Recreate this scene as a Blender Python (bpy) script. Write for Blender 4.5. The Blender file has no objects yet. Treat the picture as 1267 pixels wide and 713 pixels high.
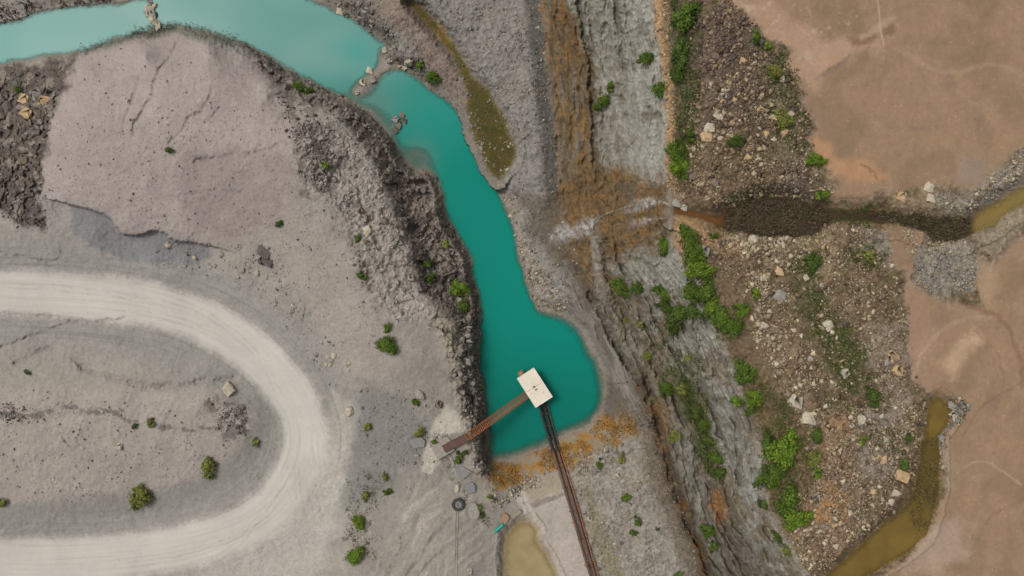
import bpy, bmesh, math, random
import numpy as np
from mathutils import Vector, Matrix

random.seed(7)
rng = np.random.default_rng(11)
F = np.float32
scene = bpy.context.scene
COL = scene.collection

# ------------------------------------------------------------------ scale and survey frame
S = 0.16            # metres per survey unit at water level
H = 135.0           # flying height of the camera above the water
CX, CY = 633.5, 356.5
EXPO = 1.27         # irradiance / pi of the daylight, used to turn seen tones into base colours


def unproj(px, py, h):
    k = S * (H - h) / H
    return (px - CX) * k, (CY - py) * k


def lin(c):
    c = np.asarray(c, dtype=float) / 255.0
    return np.where(c <= 0.04045, c / 12.92, ((c + 0.055) / 1.055) ** 2.4)


def alb(c):
    a = np.clip(lin(c) / EXPO, 0.004, 0.8)
    return tuple(float(v) for v in a)


# ------------------------------------------------------------------ noise
_tabs = {}


def _tab(seed):
    if seed not in _tabs:
        r = np.random.default_rng(seed * 7919 + 13)
        p = r.permutation(256).astype(np.int32)
        a = r.random(256) * 2 * np.pi
        _tabs[seed] = (p, np.cos(a).astype(F), np.sin(a).astype(F), r.random((256, 3)).astype(F))
    return _tabs[seed]


def perlin(x, y, seed=0):
    p, gx, gy, _ = _tab(seed)
    x = np.asarray(x, F); y = np.asarray(y, F)
    x0 = np.floor(x); y0 = np.floor(y)
    fx = x - x0; fy = y - y0
    xi = x0.astype(np.int32) & 255; yi = y0.astype(np.int32) & 255
    a = p[xi]; b = p[(xi + 1) & 255]
    u = fx * fx * fx * (fx * (fx * 6 - 15) + 10); v = fy * fy * fy * (fy * (fy * 6 - 15) + 10)
    y1 = (yi + 1) & 255
    def g(t, dx, dy):
        return gx[t] * dx + gy[t] * dy
    n00 = g(p[(a + yi) & 255], fx, fy); n10 = g(p[(b + yi) & 255], fx - 1, fy)
    n01 = g(p[(a + y1) & 255], fx, fy - 1); n11 = g(p[(b + y1) & 255], fx - 1, fy - 1)
    nx0 = n00 + u * (n10 - n00); nx1 = n01 + u * (n11 - n01)
    return (nx0 + v * (nx1 - nx0)) * 1.5


def fbm(x, y, seed=0, oct=4, gain=0.5):
    s = 0; a = 1.0; f = 1.0; t = 0
    for i in range(oct):
        s = s + a * perlin(x * f + 17.3 * i, y * f - 9.1 * i, seed + i)
        t += a; a *= gain; f *= 2.03
    return s / t * 1.3


def ridged(x, y, seed=0, oct=4):
    s = 0; a = 1.0; f = 1.0; t = 0
    for i in range(oct):
        n = 1 - np.abs(perlin(x * f + 5.7 * i, y * f + 3.3 * i, seed + i))
        s = s + a * n * n; t += a; a *= 0.5; f *= 2.1
    return s / t


def worley(x, y, seed=0):
    """nearest distance, second distance, random value of the nearest cell"""
    p, _, _, rv = _tab(seed)
    x = np.asarray(x, F); y = np.asarray(y, F)
    x0 = np.floor(x).astype(np.int32); y0 = np.floor(y).astype(np.int32)
    f1 = np.full(x.shape, 9, F); f2 = np.full(x.shape, 9, F); cid = np.zeros(x.shape, F)
    for j in (-1, 0, 1):
        for i in (-1, 0, 1):
            t = p[(p[(x0 + i) & 255] + y0 + j) & 255]
            r = rv[t]
            d = (x0 + i + r[..., 0] - x) ** 2 + (y0 + j + r[..., 1] - y) ** 2
            n = d < f1
            f2 = np.where(n, f1, np.minimum(f2, d))
            cid = np.where(n, r[..., 2], cid); f1 = np.where(n, d, f1)
    return np.sqrt(f1), np.sqrt(f2), cid


def ss(a, b, x):
    t = np.clip((x - a) / (b - a), 0, 1)
    return t * t * (3 - 2 * t)


# ------------------------------------------------------------------ coarse planning raster
GX0, GY0, GX1, GY1, GS = -270, -170, 1540, 890, 2.0
gx = np.arange(GX0, GX1 + 1, GS, dtype=F); gy = np.arange(GY0, GY1 + 1, GS, dtype=F)
QX, QY = np.meshgrid(gx, gy)


def samp(A, X, Y):
    u = np.clip((X - GX0) / GS, 0, len(gx) - 1.001); v = np.clip((Y - GY0) / GS, 0, len(gy) - 1.001)
    i = u.astype(np.int32); j = v.astype(np.int32); fu = (u - i).astype(F); fv = (v - j).astype(F)
    a = A[j, i]; b = A[j, i + 1]; c = A[j + 1, i]; d = A[j + 1, i + 1]
    return (a + (b - a) * fu) + ((c + (d - c) * fu) - (a + (b - a) * fu)) * fv


def seg_dist(pts, X, Y, closed):
    n = len(pts); d2 = np.full(X.shape, 1e9, F); inside = np.zeros(X.shape, bool)
    along = np.zeros(X.shape, F); side = np.zeros(X.shape, F); L = 0.0
    for k in range(n if closed else n - 1):
        x0, y0 = pts[k]; x1, y1 = pts[(k + 1) % n]
        dx, dy = x1 - x0, y1 - y0; l2 = dx * dx + dy * dy + 1e-9
        t = np.clip(((X - x0) * dx + (Y - y0) * dy) / l2, 0, 1)
        ex = X - x0 - t * dx; ey = Y - y0 - t * dy
        e = ex * ex + ey * ey
        n_ = e < d2
        d2 = np.where(n_, e, d2)
        if closed:
            c = ((y0 > Y) != (y1 > Y))
            if dy != 0:
                inside ^= c & (X < (x1 - x0) * (Y - y0) / dy + x0)
        else:
            along = np.where(n_, L + t * math.sqrt(l2), along)
            side = np.where(n_, np.sign(dx * (Y - y0) - dy * (X - x0)), side)
        L += math.sqrt(l2)
    d = np.sqrt(d2)
    return np.where(inside, -d, d) if closed else (d, along, side)


def SD(pts):
    """signed distance raster of a polygon (negative inside), only worked out near it"""
    P = np.array(pts, float); m = 90
    out = np.full(QX.shape, 300, F)
    i0 = max(0, int((P[:, 0].min() - m - GX0) / GS)); i1 = min(len(gx), int((P[:, 0].max() + m - GX0) / GS) + 2)
    j0 = max(0, int((P[:, 1].min() - m - GY0) / GS)); j1 = min(len(gy), int((P[:, 1].max() + m - GY0) / GS) + 2)
    out[j0:j1, i0:i1] = seg_dist(pts, QX[j0:j1, i0:i1], QY[j0:j1, i0:i1], True)
    return out


def smooth_line(pts, n=8):
    """Catmull-Rom through points of any dimension"""
    P = [np.array(p, float) for p in pts]; P = [2 * P[0] - P[1]] + P + [2 * P[-1] - P[-2]]
    out = []
    for k in range(1, len(P) - 2):
        a, b, c, d = P[k - 1:k + 3]
        for i in range(n):
            t = i / n
            out.append(0.5 * (2 * b + (c - a) * t + (2 * a - 5 * b + 4 * c - d) * t * t + (3 * b - a - 3 * c + d) * t ** 3))
    out.append(P[-2])
    return out


# ------------------------------------------------------------------ plan of the place (survey units)
LAKE = [(-260, 20), (-120, 38), (0, 30), (25, 23), (50, 13), (91, 7), (145, 3), (178, -3), (200, -60), (250, -160), (360, -165), (372, -60), (379, -2),
        (404, 5), (421, 15), (438, 24), (453, 37), (468, 47), (477, 54), (471, 66), (470, 76), (464, 86), (448, 101), (439, 113), (443, 118),
        (455, 109), (471, 91), (488, 84), (503, 88), (515, 94), (529, 108), (549, 121), (566, 135), (577, 151), (581, 168), (589, 188),
        (599, 209), (616, 232), (626, 260), (636, 284), (640, 310), (650, 344), (657, 368), (665, 384), (684, 388), (704, 395), (717, 407),
        (727, 428), (738, 445), (745, 462), (748, 478), (747, 493), (743, 510), (731, 522), (717, 530), (690, 542), (670, 553), (650, 561),
        (628, 567), (605, 571), (601, 558), (600, 535), (599, 509), (598, 490), (595, 471), (591, 455), (592, 430), (593, 405), (594, 385),
        (589, 358), (583, 338), (580, 317), (569, 297), (556, 277), (549, 260), (546, 235), (539, 217), (525, 209), (512, 211), (502, 201),
        (493, 189), (485, 172), (468, 152), (455, 138), (434, 126), (414, 116), (394, 107), (370, 94), (350, 82), (333, 71), (313, 60),
        (290, 50), (266, 44), (236, 35), (219, 31), (202, 37), (188, 41), (145, 47), (111, 62), (94, 65), (81, 67), (50, 71), (20, 76),
        (0, 80), (-120, 104), (-260, 110)]
MOSS = [(505, 2), (522, 8), (539, 28), (556, 48), (576, 80), (589, 100), (606, 114), (620, 140), (631, 168), (639, 188), (633, 203), (616, 223),
        (604, 209), (596, 188), (584, 162), (578, 135), (580, 118), (574, 98), (560, 67), (537, 40), (518, 18)]
CHAN = [(1149, 500), (1162, 492), (1178, 508), (1173, 524), (1161, 540), (1162, 571), (1162, 601), (1156, 631), (1146, 662), (1122, 683),
        (1085, 705), (1050, 725), (1010, 760), (960, 800), (940, 780), (1000, 725), (1021, 712), (1048, 692), (1075, 665), (1098, 645), (1122, 625), (1134, 598), (1139, 567),
        (1144, 534)]
STREAM = [(833, 256), (860, 262), (889, 268), (905, 258), (925, 246), (955, 243), (991, 247), (1010, 259), (1075, 259), (1109, 267), (1136, 270), (1162, 273),
          (1203, 270), (1222, 257), (1250, 241), (1290, 215), (1340, 180), (1350, 200), (1300, 235), (1267, 252), (1250, 261), (1233, 275), (1206, 288),
          (1190, 296), (1162, 300), (1146, 287), (1115, 277), (1082, 276), (1050, 272), (1030, 274), (1010, 288), (990, 294), (960, 293), (926, 289), (896, 284), (876, 274), (834, 265)]
PUDDLE = [(627, 662), (640, 648), (655, 646), (664, 655), (662, 668), (675, 688), (688, 713), (700, 760), (660, 790), (630, 760), (625, 713), (625, 680)]

FOOT = [(650, -160), (662, -60), (670, 0), (677, 67), (684, 118), (689, 168), (694, 240), (702, 280), (712, 320), (732, 372), (762, 430), (790, 475), (812, 530), (823, 584), (840, 625), (855, 662), (872, 713), (900, 800), (930, 880)]
RIM = [(800, -160), (806, -60), (808, 0), (812, 34), (820, 84), (825, 135), (825, 168), (823, 202), (828, 236), (829, 250), (832, 284), (839, 324), (859, 351), (872, 381), (886, 422), (899, 455), (912, 490), (930, 523), (940, 574), (945, 625), (960, 662), (987, 705), (1020, 745), (1080, 830), (1120, 890)]
MIDL = [(690, -160), (700, 0), (735, 90), (737, 150), (738, 220), (744, 300), (768, 350), (800, 400), (835, 460), (868, 510), (886, 560), (896, 610), (915, 660), (945, 713), (985, 800)]
LRIM = [(300, 55), (333, 95), (370, 122), (420, 140), (440, 165), (465, 200), (480, 235), (490, 260), (498, 283), (507, 305), (516, 333), (521, 356), (541, 376), (554, 384), (564, 396), (568, 424), (575, 445), (573, 470), (574, 500), (580, 524), (590, 545), (594, 575), (600, 590)]
ROAD = [(-280, 340), (-120, 352), (0, 361), (80, 364), (170, 374), (240, 394), (300, 426), (345, 468), (371, 510), (377, 550), (362, 595), (330, 634), (280, 662), (200, 682), (100, 692), (0, 694), (-120, 694), (-280, 690)]


def along(line, hs, step=14):
    P = np.array(line, float); hs = np.interp(np.arange(len(P)), np.linspace(0, len(P) - 1, len(hs)), hs)
    out = []
    for k in range(len(P) - 1):
        m = max(1, int(np.hypot(*(P[k + 1] - P[k])) / step))
        for i in range(m):
            t = i / m
            out.append((*(P[k] * (1 - t) + P[k + 1] * t), hs[k] * (1 - t) + hs[k + 1] * t))
    return out


ctrl = []
ctrl += along(FOOT, [6, 6, 6, 6, 5, 4, 4, 5, 5.5, 6, 6.5, 7, 8, 9])
ctrl += along([(x + 4, y) for x, y in RIM], [24, 24, 24.5, 24.5, 23.6, 24.2, 24, 24, 24, 24.5, 25, 26])
ctrl += along(MIDL, [13, 13.5, 13, 12, 9.5, 10, 12, 13.5, 14, 14.5, 15, 17])
ctrl += along([(x - 2, y + 1) for x, y in LRIM], [6, 8.4, 8.8, 8.8, 8.4, 8.2, 8.2, 7.8, 7.2, 6.6, 6, 5], 8) + along([(x - 26, y + 10) for x, y in LRIM], [8, 10, 10.2, 10, 9.6, 9.2, 8.8, 8.4, 7.8, 7, 6, 5])
ctrl += along([(470, 190), (487, 232), (499, 258), (509, 285), (518, 310), (527, 338), (535, 362), (556, 378), (572, 394)], [6.6, 6.0, 5.6, 5.2, 5.0, 4.8, 4.8, 4.8, 4.8], 8)
ctrl += along([(528, 262), (546, 300), (558, 330), (570, 360)], [3.6, 3.6, 3.4, 3.4])
ctrl += along([(x, y) for x, y in ROAD], [5.5, 5.5, 5.5, 5.5, 5.5, 5.2, 5, 4.5, 4, 3.5, 3, 2.8, 2.6, 2.5], 30)
ctrl += [(330, 120, 13), (380, 180, 13.5), (400, 250, 13), (440, 320, 12), (260, 60, 10.5), (180, 70, 10), (110, 90, 9.5), (90, 160, 9.8), (150, 150, 10.5), (240, 130, 12), (250, 200, 11.2),
         (150, 225, 9.6), (100, 240, 8.8), (160, 280, 8.2), (220, 285, 8.3), (280, 290, 8.6), (330, 270, 11), (300, 220, 11.8), (170, 315, 5.6), (250, 330, 5.6), (90, 300, 6), (30, 300, 6), (0, 310, 6),
         (320, 350, 6.4), (370, 330, 9), (380, 400, 6.8), (420, 470, 6.8), (20, 170, 6), (40, 220, 7), (10, 110, 3), (30, 95, 2.5), (70, 80, 4.5), (-150, 200, 7), (-150, 130, 4),
         (150, 430, 5.6), (60, 430, 5.6), (230, 440, 5.6), (280, 480, 6), (320, 500, 5.0), (250, 500, 7.2), (150, 490, 7.3), (50, 490, 7.3), (-100, 490, 7.3), (200, 540, 6.2), (100, 560, 5.6), (30, 560, 5.6), (270, 545, 5.6),
         (250, 592, 3.6), (180, 620, 2.8), (90, 630, 2.7), (0, 636, 2.7), (-120, 640, 2.7), (310, 560, 4.2),
         (460, 400, 10), (480, 470, 8.6), (520, 440, 9), (540, 420, 9), (550, 480, 7.6), (500, 540, 6.8), (440, 560, 6.2), (440, 650, 5), (500, 620, 6.2), (410, 700, 4), (560, 560, 6), (545, 600, 5.6), (570, 640, 5), (540, 700, 5.2), (610, 700, 3.6), (600, 650, 4.2),
         (615, 610, 3.4), (640, 592, 1.6), (680, 590, 2.2), (700, 620, 3), (650, 630, 2.6), (710, 690, 3), (660, 690, 2.3), (740, 560, 2.4), (770, 530, 3), (740, 640, 3.6), (745, 700, 3.8), (790, 600, 5), (800, 690, 6), (840, 705, 7.4), (760, 580, 3.4),
         (480, 30, 4.2), (500, 70, 3), (520, 20, 4.6), (560, 30, 4.6), (550, 80, 3.2), (580, 60, 4), (620, 60, 5), (650, 100, 5.4), (640, 160, 4), (660, 220, 4.4), (650, 280, 2.4), (680, 330, 2.6), (690, 370, 1.8), (455, 20, 3), (430, -40, 3.5),
         (720, 400, 2.2), (755, 470, 2.5), (760, 505, 2.6), (780, 520, 4), (785, 440, 8), (830, 560, 9.5), (850, 600, 10.5), (880, 670, 12), (845, 500, 12.6),
         (865, 450, 17), (905, 560, 17.5), (925, 640, 18), (960, 700, 20), (850, 410, 16),
         (780, 60, 19), (790, 150, 19), (785, 230, 18), (790, 290, 17), (800, 330, 16), (830, 370, 18),
         (690, 40, 9), (710, 100, 9.5), (715, 200, 9), (720, 260, 7.5),
         (880, 60, 27), (900, 130, 27.5), (890, 210, 25.5), (960, 170, 26.5), (950, 60, 26), (1000, 100, 25), (1000, 330, 25), (950, 400, 26), (900, 350, 25.2), (1050, 350, 25.5), (1050, 450, 26.5), (1000, 540, 26), (970, 600, 25), (1050, 600, 26.5), (1100, 420, 25.2), (1100, 550, 25.5),
         (1030, 680, 24.8), (1150, 400, 24.8), (1200, 600, 24.6), (1250, 450, 24.8), (1150, 700, 24.4), (1100, 100, 25), (1250, 100, 25), (1150, 200, 24.7), (1240, 330, 24.8), (1400, 300, 25), (1400, 700, 25), (1150, 330, 25.2), (1400, -100, 25), (1000, -120, 26),
         (1160, 245, 25.6), (1230, 225, 25.6), (870, -120, 26), (1150, 850, 24.5), (-200, -100, 6), (100, -100, 6), (60, -20, 3), (130, -12, 2.5), (-100, 0, 4), (-200, 300, 7), (200, 800, 3), (600, 850, 4), (800, 850, 7), (460, -120, 5), (560, -120, 5)]
for k in range(0, len(LAKE), 1):
    x, y = LAKE[k]
    ctrl.append((x, y, 0.0))
C = np.array(ctrl, float)
_, keep = np.unique(np.round(C[:, :2]), axis=0, return_index=True)
C = C[keep]
D = np.hypot(C[:, None, 0] - C[None, :, 0], C[:, None, 1] - C[None, :, 1])
W = np.linalg.solve(D + np.eye(len(C)) * -6.0, C[:, 2]).astype(F)
hx = np.arange(GX0, GX1 + 6, 6, dtype=F); hy = np.arange(GY0, GY1 + 6, 6, dtype=F)
HX, HY = np.meshgrid(hx, hy)
HB = np.zeros(HX.shape, F)
for (x, y, _), w in zip(C, W):
    HB += w * np.sqrt((HX - F(x)) ** 2 + (HY - F(y)) ** 2)
# up to the 2-unit raster
u = (gx - hx[0]) / 6; i0 = np.clip(u.astype(int), 0, len(hx) - 2); fu = (u - i0)[None, :]
T = HB[:, i0] * (1 - fu) + HB[:, i0 + 1] * fu
v = (gy - hy[0]) / 6; j0 = np.clip(v.astype(int), 0, len(hy) - 2); fv = (v - j0)[:, None]
HB = (T[j0] * (1 - fv) + T[j0 + 1] * fv).astype(F)

sd_lake, sd_moss, sd_chan, sd_stream, sd_pud = SD(LAKE), SD(MOSS), SD(CHAN), SD(STREAM), SD(PUDDLE)
LV_MOSS, LV_CHAN, LV_STREAM, LV_PUD = 1.9, 24.3, 24.2, 2.1

# ------------------------------------------------------------------ fine terrain grid
def axis(lo, hi, step, far):
    inner = np.arange(lo, hi + step * .5, step)
    a = []; p, d = hi + step, step
    while p < hi + far:
        d *= 1.13; p += d; a.append(p)
    b = []; p, d = lo - step, step
    while p > lo - far:
        d *= 1.13; p -= d; b.append(p)
    return np.array(b[::-1] + list(inner) + a, F)


ax = axis(-24, 1291, 0.92, 4200); ay = axis(-20, 733, 0.92, 4200)
PX, PY = np.meshgrid(ax, ay)
NX, NY = len(ax), len(ay)
w1 = fbm(PX / 23, PY / 23, 1, 4); w2 = fbm(PX / 23 + 50, PY / 23 + 90, 2, 4)
w3 = fbm(PX / 5, PY / 5, 41, 2); w4 = fbm(PX / 5 + 31, PY / 5 + 77, 43, 2)
big = fbm(PX / 90, PY / 90, 3, 4)
mid = fbm(PX / 30, PY / 30, 5, 5)
fine = fbm(PX / 7, PY / 7, 9, 3)
grit = fbm(PX / 2.2, PY / 2.2, 12, 2)
wx1, wx2, cellA = worley(PX / 7 + w3 * .3, PY / 7 + w4 * .3, 21)
by1, by2, cellB = worley(PX / 17 + w1 * .4, PY / 17 + w2 * .4, 22)
sm1, sm2, cellC = worley(PX / 3.4, PY / 3.4, 23)


def msk(sd, soft=6, warp=8, fw=2.0):
    d = samp(sd, PX + w1 * warp + w3 * fw, PY + w2 * warp + w4 * fw)
    return 1 - ss(-soft, soft, d)


def poly(pts, soft=6, warp=8, fw=2.0):
    return msk(SD(pts), soft, warp, fw)


def line_d(pts, warp=0.0, fw=0.0):
    P = np.array(pts, float); m = 70
    out = np.full(QX.shape, 300, F); al = np.zeros(QX.shape, F); sg = np.zeros(QX.shape, F)
    i0 = max(0, int((P[:, 0].min() - m - GX0) / GS)); i1 = min(len(gx), int((P[:, 0].max() + m - GX0) / GS) + 2)
    j0 = max(0, int((P[:, 1].min() - m - GY0) / GS)); j1 = min(len(gy), int((P[:, 1].max() + m - GY0) / GS) + 2)
    d, a, s = seg_dist(pts, QX[j0:j1, i0:i1], QY[j0:j1, i0:i1], False)
    out[j0:j1, i0:i1] = d; al[j0:j1, i0:i1] = a; sg[j0:j1, i0:i1] = s
    X, Y = PX + w1 * warp + w3 * fw, PY + w2 * warp + w4 * fw
    return samp(out, X, Y), al, sg


def fine_line(pts, m=60, warp=0.0, fw=0.0):
    """distance to a line worked out on the fine grid itself (for narrow things)"""
    P = np.array(pts, float)
    i0, i1 = np.searchsorted(ax, [P[:, 0].min() - m, P[:, 0].max() + m]); j0, j1 = np.searchsorted(ay, [P[:, 1].min() - m, P[:, 1].max() + m])
    sl = (slice(j0, j1), slice(i0, i1))
    d, a, s = seg_dist(pts, PX[sl] + w1[sl] * warp + w3[sl] * fw, PY[sl] + w2[sl] * warp + w4[sl] * fw, False)
    return sl, d, a, s


rimx = np.interp(PY, [p[1] for p in RIM], [p[0] for p in RIM]).astype(F)
footx = np.interp(PY, [p[1] for p in FOOT], [p[0] for p in FOOT]).astype(F)
midx = np.interp(PY, [p[1] for p in MIDL], [p[0] for p in MIDL]).astype(F)
jx = w1 * 7 + w3 * 2
m_cliff = ss(-6, 4, PX + jx - footx) * (1 - ss(-3, 4, PX + jx * .6 - rimx))
m_mid = ss(-9, 9, PX + jx * 1.8 + w3 * 4 + big * 14 - midx)
m_right = ss(-2, 5, PX + jx * .6 - rimx)
LBANK = LRIM + [(606, 590), (606, 560)] + [p for p in LAKE if LAKE.index(p) >= LAKE.index((601, 558)) and LAKE.index(p) <= LAKE.index((313, 60))]
m_lbank = poly(LBANK, 5, 6)
LED2 = [(540, 380), (566, 398), (577, 445), (576, 480), (592, 540), (602, 590), (590, 580), (575, 530), (562, 480), (552, 440), (535, 405)]
LROCK = [(-280, 105), (0, 82), (50, 78), (95, 67), (82, 108), (62, 150), (54, 200), (54, 285), (30, 285), (0, 262), (-280, 280)]
m_lrock = poly(LROCK, 5, 10)
PILE = [(92, 72), (150, 50), (215, 38), (270, 50), (305, 64), (335, 100), (358, 150), (374, 200), (360, 250), (330, 290), (280, 298), (255, 302), (215, 295), (190, 286), (150, 290), (120, 263), (85, 250), (54, 270), (52, 200), (62, 140)]
sd_pile = SD(PILE); m_pile = msk(sd_pile, 9, 12, 4)
MUD_A = [(905, -160), (905, 0), (930, 24), (945, 46), (981, 61), (979, 88), (997, 118), (997, 145), (1014, 162), (997, 172), (1012, 199), (1035, 222), (1032, 252), (1080, 252), (1082, 240), (1115, 236), (1156, 229), (1203, 235), (1233, 209), (1267, 182), (1560, 40), (1560, -170)]
MUD_B = [(1102, 317), (1100, 285), (1120, 280), (1146, 290), (1140, 314), (1124, 330), (1122, 368), (1124, 402), (1124, 442), (1129, 472), (1150, 490), (1180, 490), (1198, 508), (1180, 530), (1164, 545), (1168, 571), (1175, 588), (1166, 618), (1152, 648), (1128, 688), (1088, 709), (1040, 760), (960, 890), (1560, 890), (1560, 200), (1267, 290), (1225, 330), (1190, 300), (1215, 380), (1165, 372), (1125, 350)]
m_mud = np.maximum(poly(MUD_A, 7, 9), poly(MUD_B, 7, 9))
m_mud *= m_right
BENCH = [(470, -165), (660, -165), (671, 0), (678, 67), (685, 118), (690, 168), (696, 240), (703, 285), (716, 340), (718, 392), (704, 394), (665, 384), (650, 344), (640, 310), (626, 260), (610, 225), (599, 209), (577, 151), (529, 108), (503, 88), (470, 70), (430, 10), (400, -10)]
m_bench = poly(BENCH, 4, 5)
LOWB = [(745, 555), (775, 530), (800, 500), (812, 530), (823, 584), (840, 625), (855, 662), (872, 713), (900, 800), (720, 800), (735, 713), (715, 640), (700, 580)]
m_lowb = poly(LOWB, 4, 6)
rd, ral, rsg = line_d(smooth_line(ROAD, 6))
sgn = samp(rsg, PX, PY)
hw = 26 + 3 * w1 + 3 * big
m_road = 1 - ss(hw - 7, hw + 9, rd + w3 * 2)
m_verge = 1 - ss(55, 95, rd + w1 * 20)
ra = samp(ral, PX, PY)

# ------------------------------------------------------------------ heights
h = samp(HB, PX, PY)
sl_ = samp(sd_lake, PX + w3 * 1.6 + w1 * 2.5, PY + w4 * 1.6 + w2 * 2.5)
near = ss(0, 22, sl_)
uc = PX - rimx
# fractured quarry faces: strata run along the face, blocks break out of it
strata = ridged(uc / 17 + w1 * .25, PY / 120, 31, 4)
strat2 = ridged(uc / 7 + w2 * .3, PY / 75, 33, 3)
blockA = (cellA - .5); blockB = (cellB - .5)
diag = fbm((uc + PY * .10) / 12 + w1 * .4, PY / 95, 37, 4); diag2 = fbm((uc - PY * .12) / 6 + w2 * .4, PY / 45, 38, 3)
rustz = (1 - m_mid) * ss(330, 260, PY)
upperface = m_mid * ss(330, 260, PY); lowpart = ss(330, 400, PY)
h += m_cliff * ((strata - .5) * (1.1 + .7 * lowpart) + diag * (1.0 + .5 * lowpart) * (1 - .35 * upperface) + diag2 * (.4 + .35 * lowpart) * (1 - .5 * upperface) + (blockA * .3 + blockB * .5) * (1 - .6 * upperface) * (1 - .6 * rustz) + fine * .22 + (cellC - .5) * .12)
crev = np.zeros(PX.shape, F)
for pts, dep, wd in [([(700, 318), (722, 350), (742, 392), (764, 432), (786, 470), (800, 496)], 1.6, 3.5), ([(748, 300), (752, 340), (772, 392), (800, 436), (826, 478), (846, 520), (866, 568), (880, 612), (900, 660), (925, 713)], 1.3, 4),
                     ([(716, 0), (722, 40), (730, 80), (734, 130), (735, 180), (738, 225)], 1.5, 3), ([(762, 0), (766, 40), (772, 90), (768, 130)], .8, 3.5), ([(812, 400), (836, 440), (860, 470), (880, 505), (900, 560), (915, 600)], .9, 3),
                     ([(770, 330), (790, 380), (812, 430), (822, 455)], .8, 3), ([(800, 470), (814, 520), (826, 570), (842, 620), (858, 660), (880, 713)], 1.6, 4), ([(880, 600), (905, 640), (930, 680), (960, 730)], 1.2, 4)]:
    sl, d, a, s_ = fine_line(smooth_line(pts, 5), 30, 3.0, 2.0)
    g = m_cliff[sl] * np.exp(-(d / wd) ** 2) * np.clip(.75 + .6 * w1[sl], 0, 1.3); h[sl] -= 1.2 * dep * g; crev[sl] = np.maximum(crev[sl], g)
    h[sl] += m_cliff[sl] * .45 * dep * np.exp(-((d - 2.2 * wd) / wd) ** 2) * (s_ < 0)
m_slab = poly([(698, 325), (735, 368), (792, 475), (814, 535), (788, 524), (762, 486), (752, 456), (738, 420), (720, 396), (706, 375)], 5, 5) * (1 - m_cliff)
h += m_slab * near * ((strata - .5) * 1.3 + diag * .9 + (strat2 - .5) * .8 + blockB * .5)
h += m_lbank * near * (blockA * .9 + blockB * 1.5 + (ridged(PX / 14, PY / 18, 35) - .5) * 1.0 + (cellC - .5) * .25)
LEDGE = [(440, 170), (470, 215), (490, 270), (515, 340), (540, 385), (500, 400), (465, 380), (440, 330), (425, 270), (400, 235), (380, 240), (365, 190), (375, 150)]
m_ledge = poly(LEDGE, 8, 10); m_led2 = poly(LED2, 6, 8)
h += m_ledge * (blockA * .3 + blockB * .5 + fine * .2 + (cellC - .5) * .14)
h += m_led2 * near * (blockB * 1.3 + blockA * .6 + fine * .3 + (cellC - .5) * .2)
h += m_lrock * near * (blockA * .5 + blockB * .5 + (cellC - .5) * .25)
rubble = np.clip(m_right * (1 - m_mud), 0, 1)
h += rubble * (mid * .5 + blockA * .14 + fine * .12 + (cellC - .5) * .08)
h += m_bench * near * (mid * .16 + fine * .12 + (cellC - .5) * .12)
h += m_lowb * (mid * .14 + fine * .12 + (cellC - .5) * .12)
smooth_ground = (1 - m_cliff) * (1 - m_lbank) * (1 - rubble) * near
h += smooth_ground * (1 - m_mud * .8) * (1 - m_road) * (big * .25 + mid * .22 + fine * .07 + grit * .02)
h += m_mud * (big * .12 + mid * .05)
# scalloped cut at the foot of the spoil pile
SCAL = [(85, 252), (118, 260), (135, 268), (150, 287), (170, 290), (190, 284), (205, 288), (216, 297), (240, 299), (256, 303)]
sl, d, a, s = fine_line(smooth_line(SCAL, 5), 60, 0, 1.2)
low = (s > 0)
cut = np.where(low, ss(42, 0, d) * 1.5, 0) * ss(0, 3, d)
h[sl] -= cut
# wheel ruts and graded tracks
rut = perlin(rd * sgn / 5.0, ra / 260, 51) * .5 + perlin(rd * sgn / 2.4, ra / 120, 52) * .5
h += (1 - ss(48, 70, rd)) * rut * .06

GULLIES = [([(219, 54), (211, 70), (199, 84), (192, 100), (187, 118), (178, 137), (168, 152), (164, 168)], .5, 2.2),
           ([(172, 96), (166, 118), (155, 146), (149, 168)], .3, 2.0), ([(262, 114), (252, 134), (236, 148), (222, 162), (209, 177)], .45, 2.2),
           ([(271, 134), (258, 146), (250, 152)], .4, 2.0), ([(242, 201), (262, 198), (290, 193), (320, 188), (345, 178)], .55, 3),
           ([(230, 240), (262, 236), (300, 240)], .3, 3), ([(0, 432), (30, 420), (60, 408), (78, 401), (84, 396)], .5, 2), ([(0, 388), (60, 390), (84, 396), (130, 397), (155, 394)], .45, 2.2),
           ([(20, 449), (38, 440), (62, 431)], .55, 3.5), ([(88, 447), (112, 461), (150, 470), (178, 478), (205, 480), (235, 473), (262, 470), (290, 468)], .8, 4.5),
           ([(0, 312), (30, 318), (70, 322), (76, 310)], .4, 2), ([(560, 640), (545, 655), (520, 690), (505, 713)], .35, 3), ([(600, 645), (575, 660), (540, 690), (520, 713)], .35, 3),
           ([(520, 640), (505, 660), (490, 690), (478, 713)], .3, 3), ([(420, 290), (440, 310), (460, 350), (470, 400)], .4, 4), ([(1010, 100), (1022, 92), (1040, 82)], .15, 3),
           ([(655, 590), (645, 604), (650, 620), (656, 640), (668, 655), (672, 668), (680, 690), (690, 713)], .35, 2.5)]
g_dark = np.zeros(PX.shape, F)
for pts, dep, wd in GULLIES:
    sl, d, a, s = fine_line(smooth_line(pts, 5), 30, 4.0, .9)
    g = np.exp(-(d / wd) ** 2); h[sl] -= .75 * dep * g * np.clip(.6 + .9 * w1[sl] + .2 * w3[sl], 0, 1.4); g_dark[sl] = np.maximum(g_dark[sl], g * np.clip(.55 + w3[sl] * .8, 0, 1))
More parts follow.
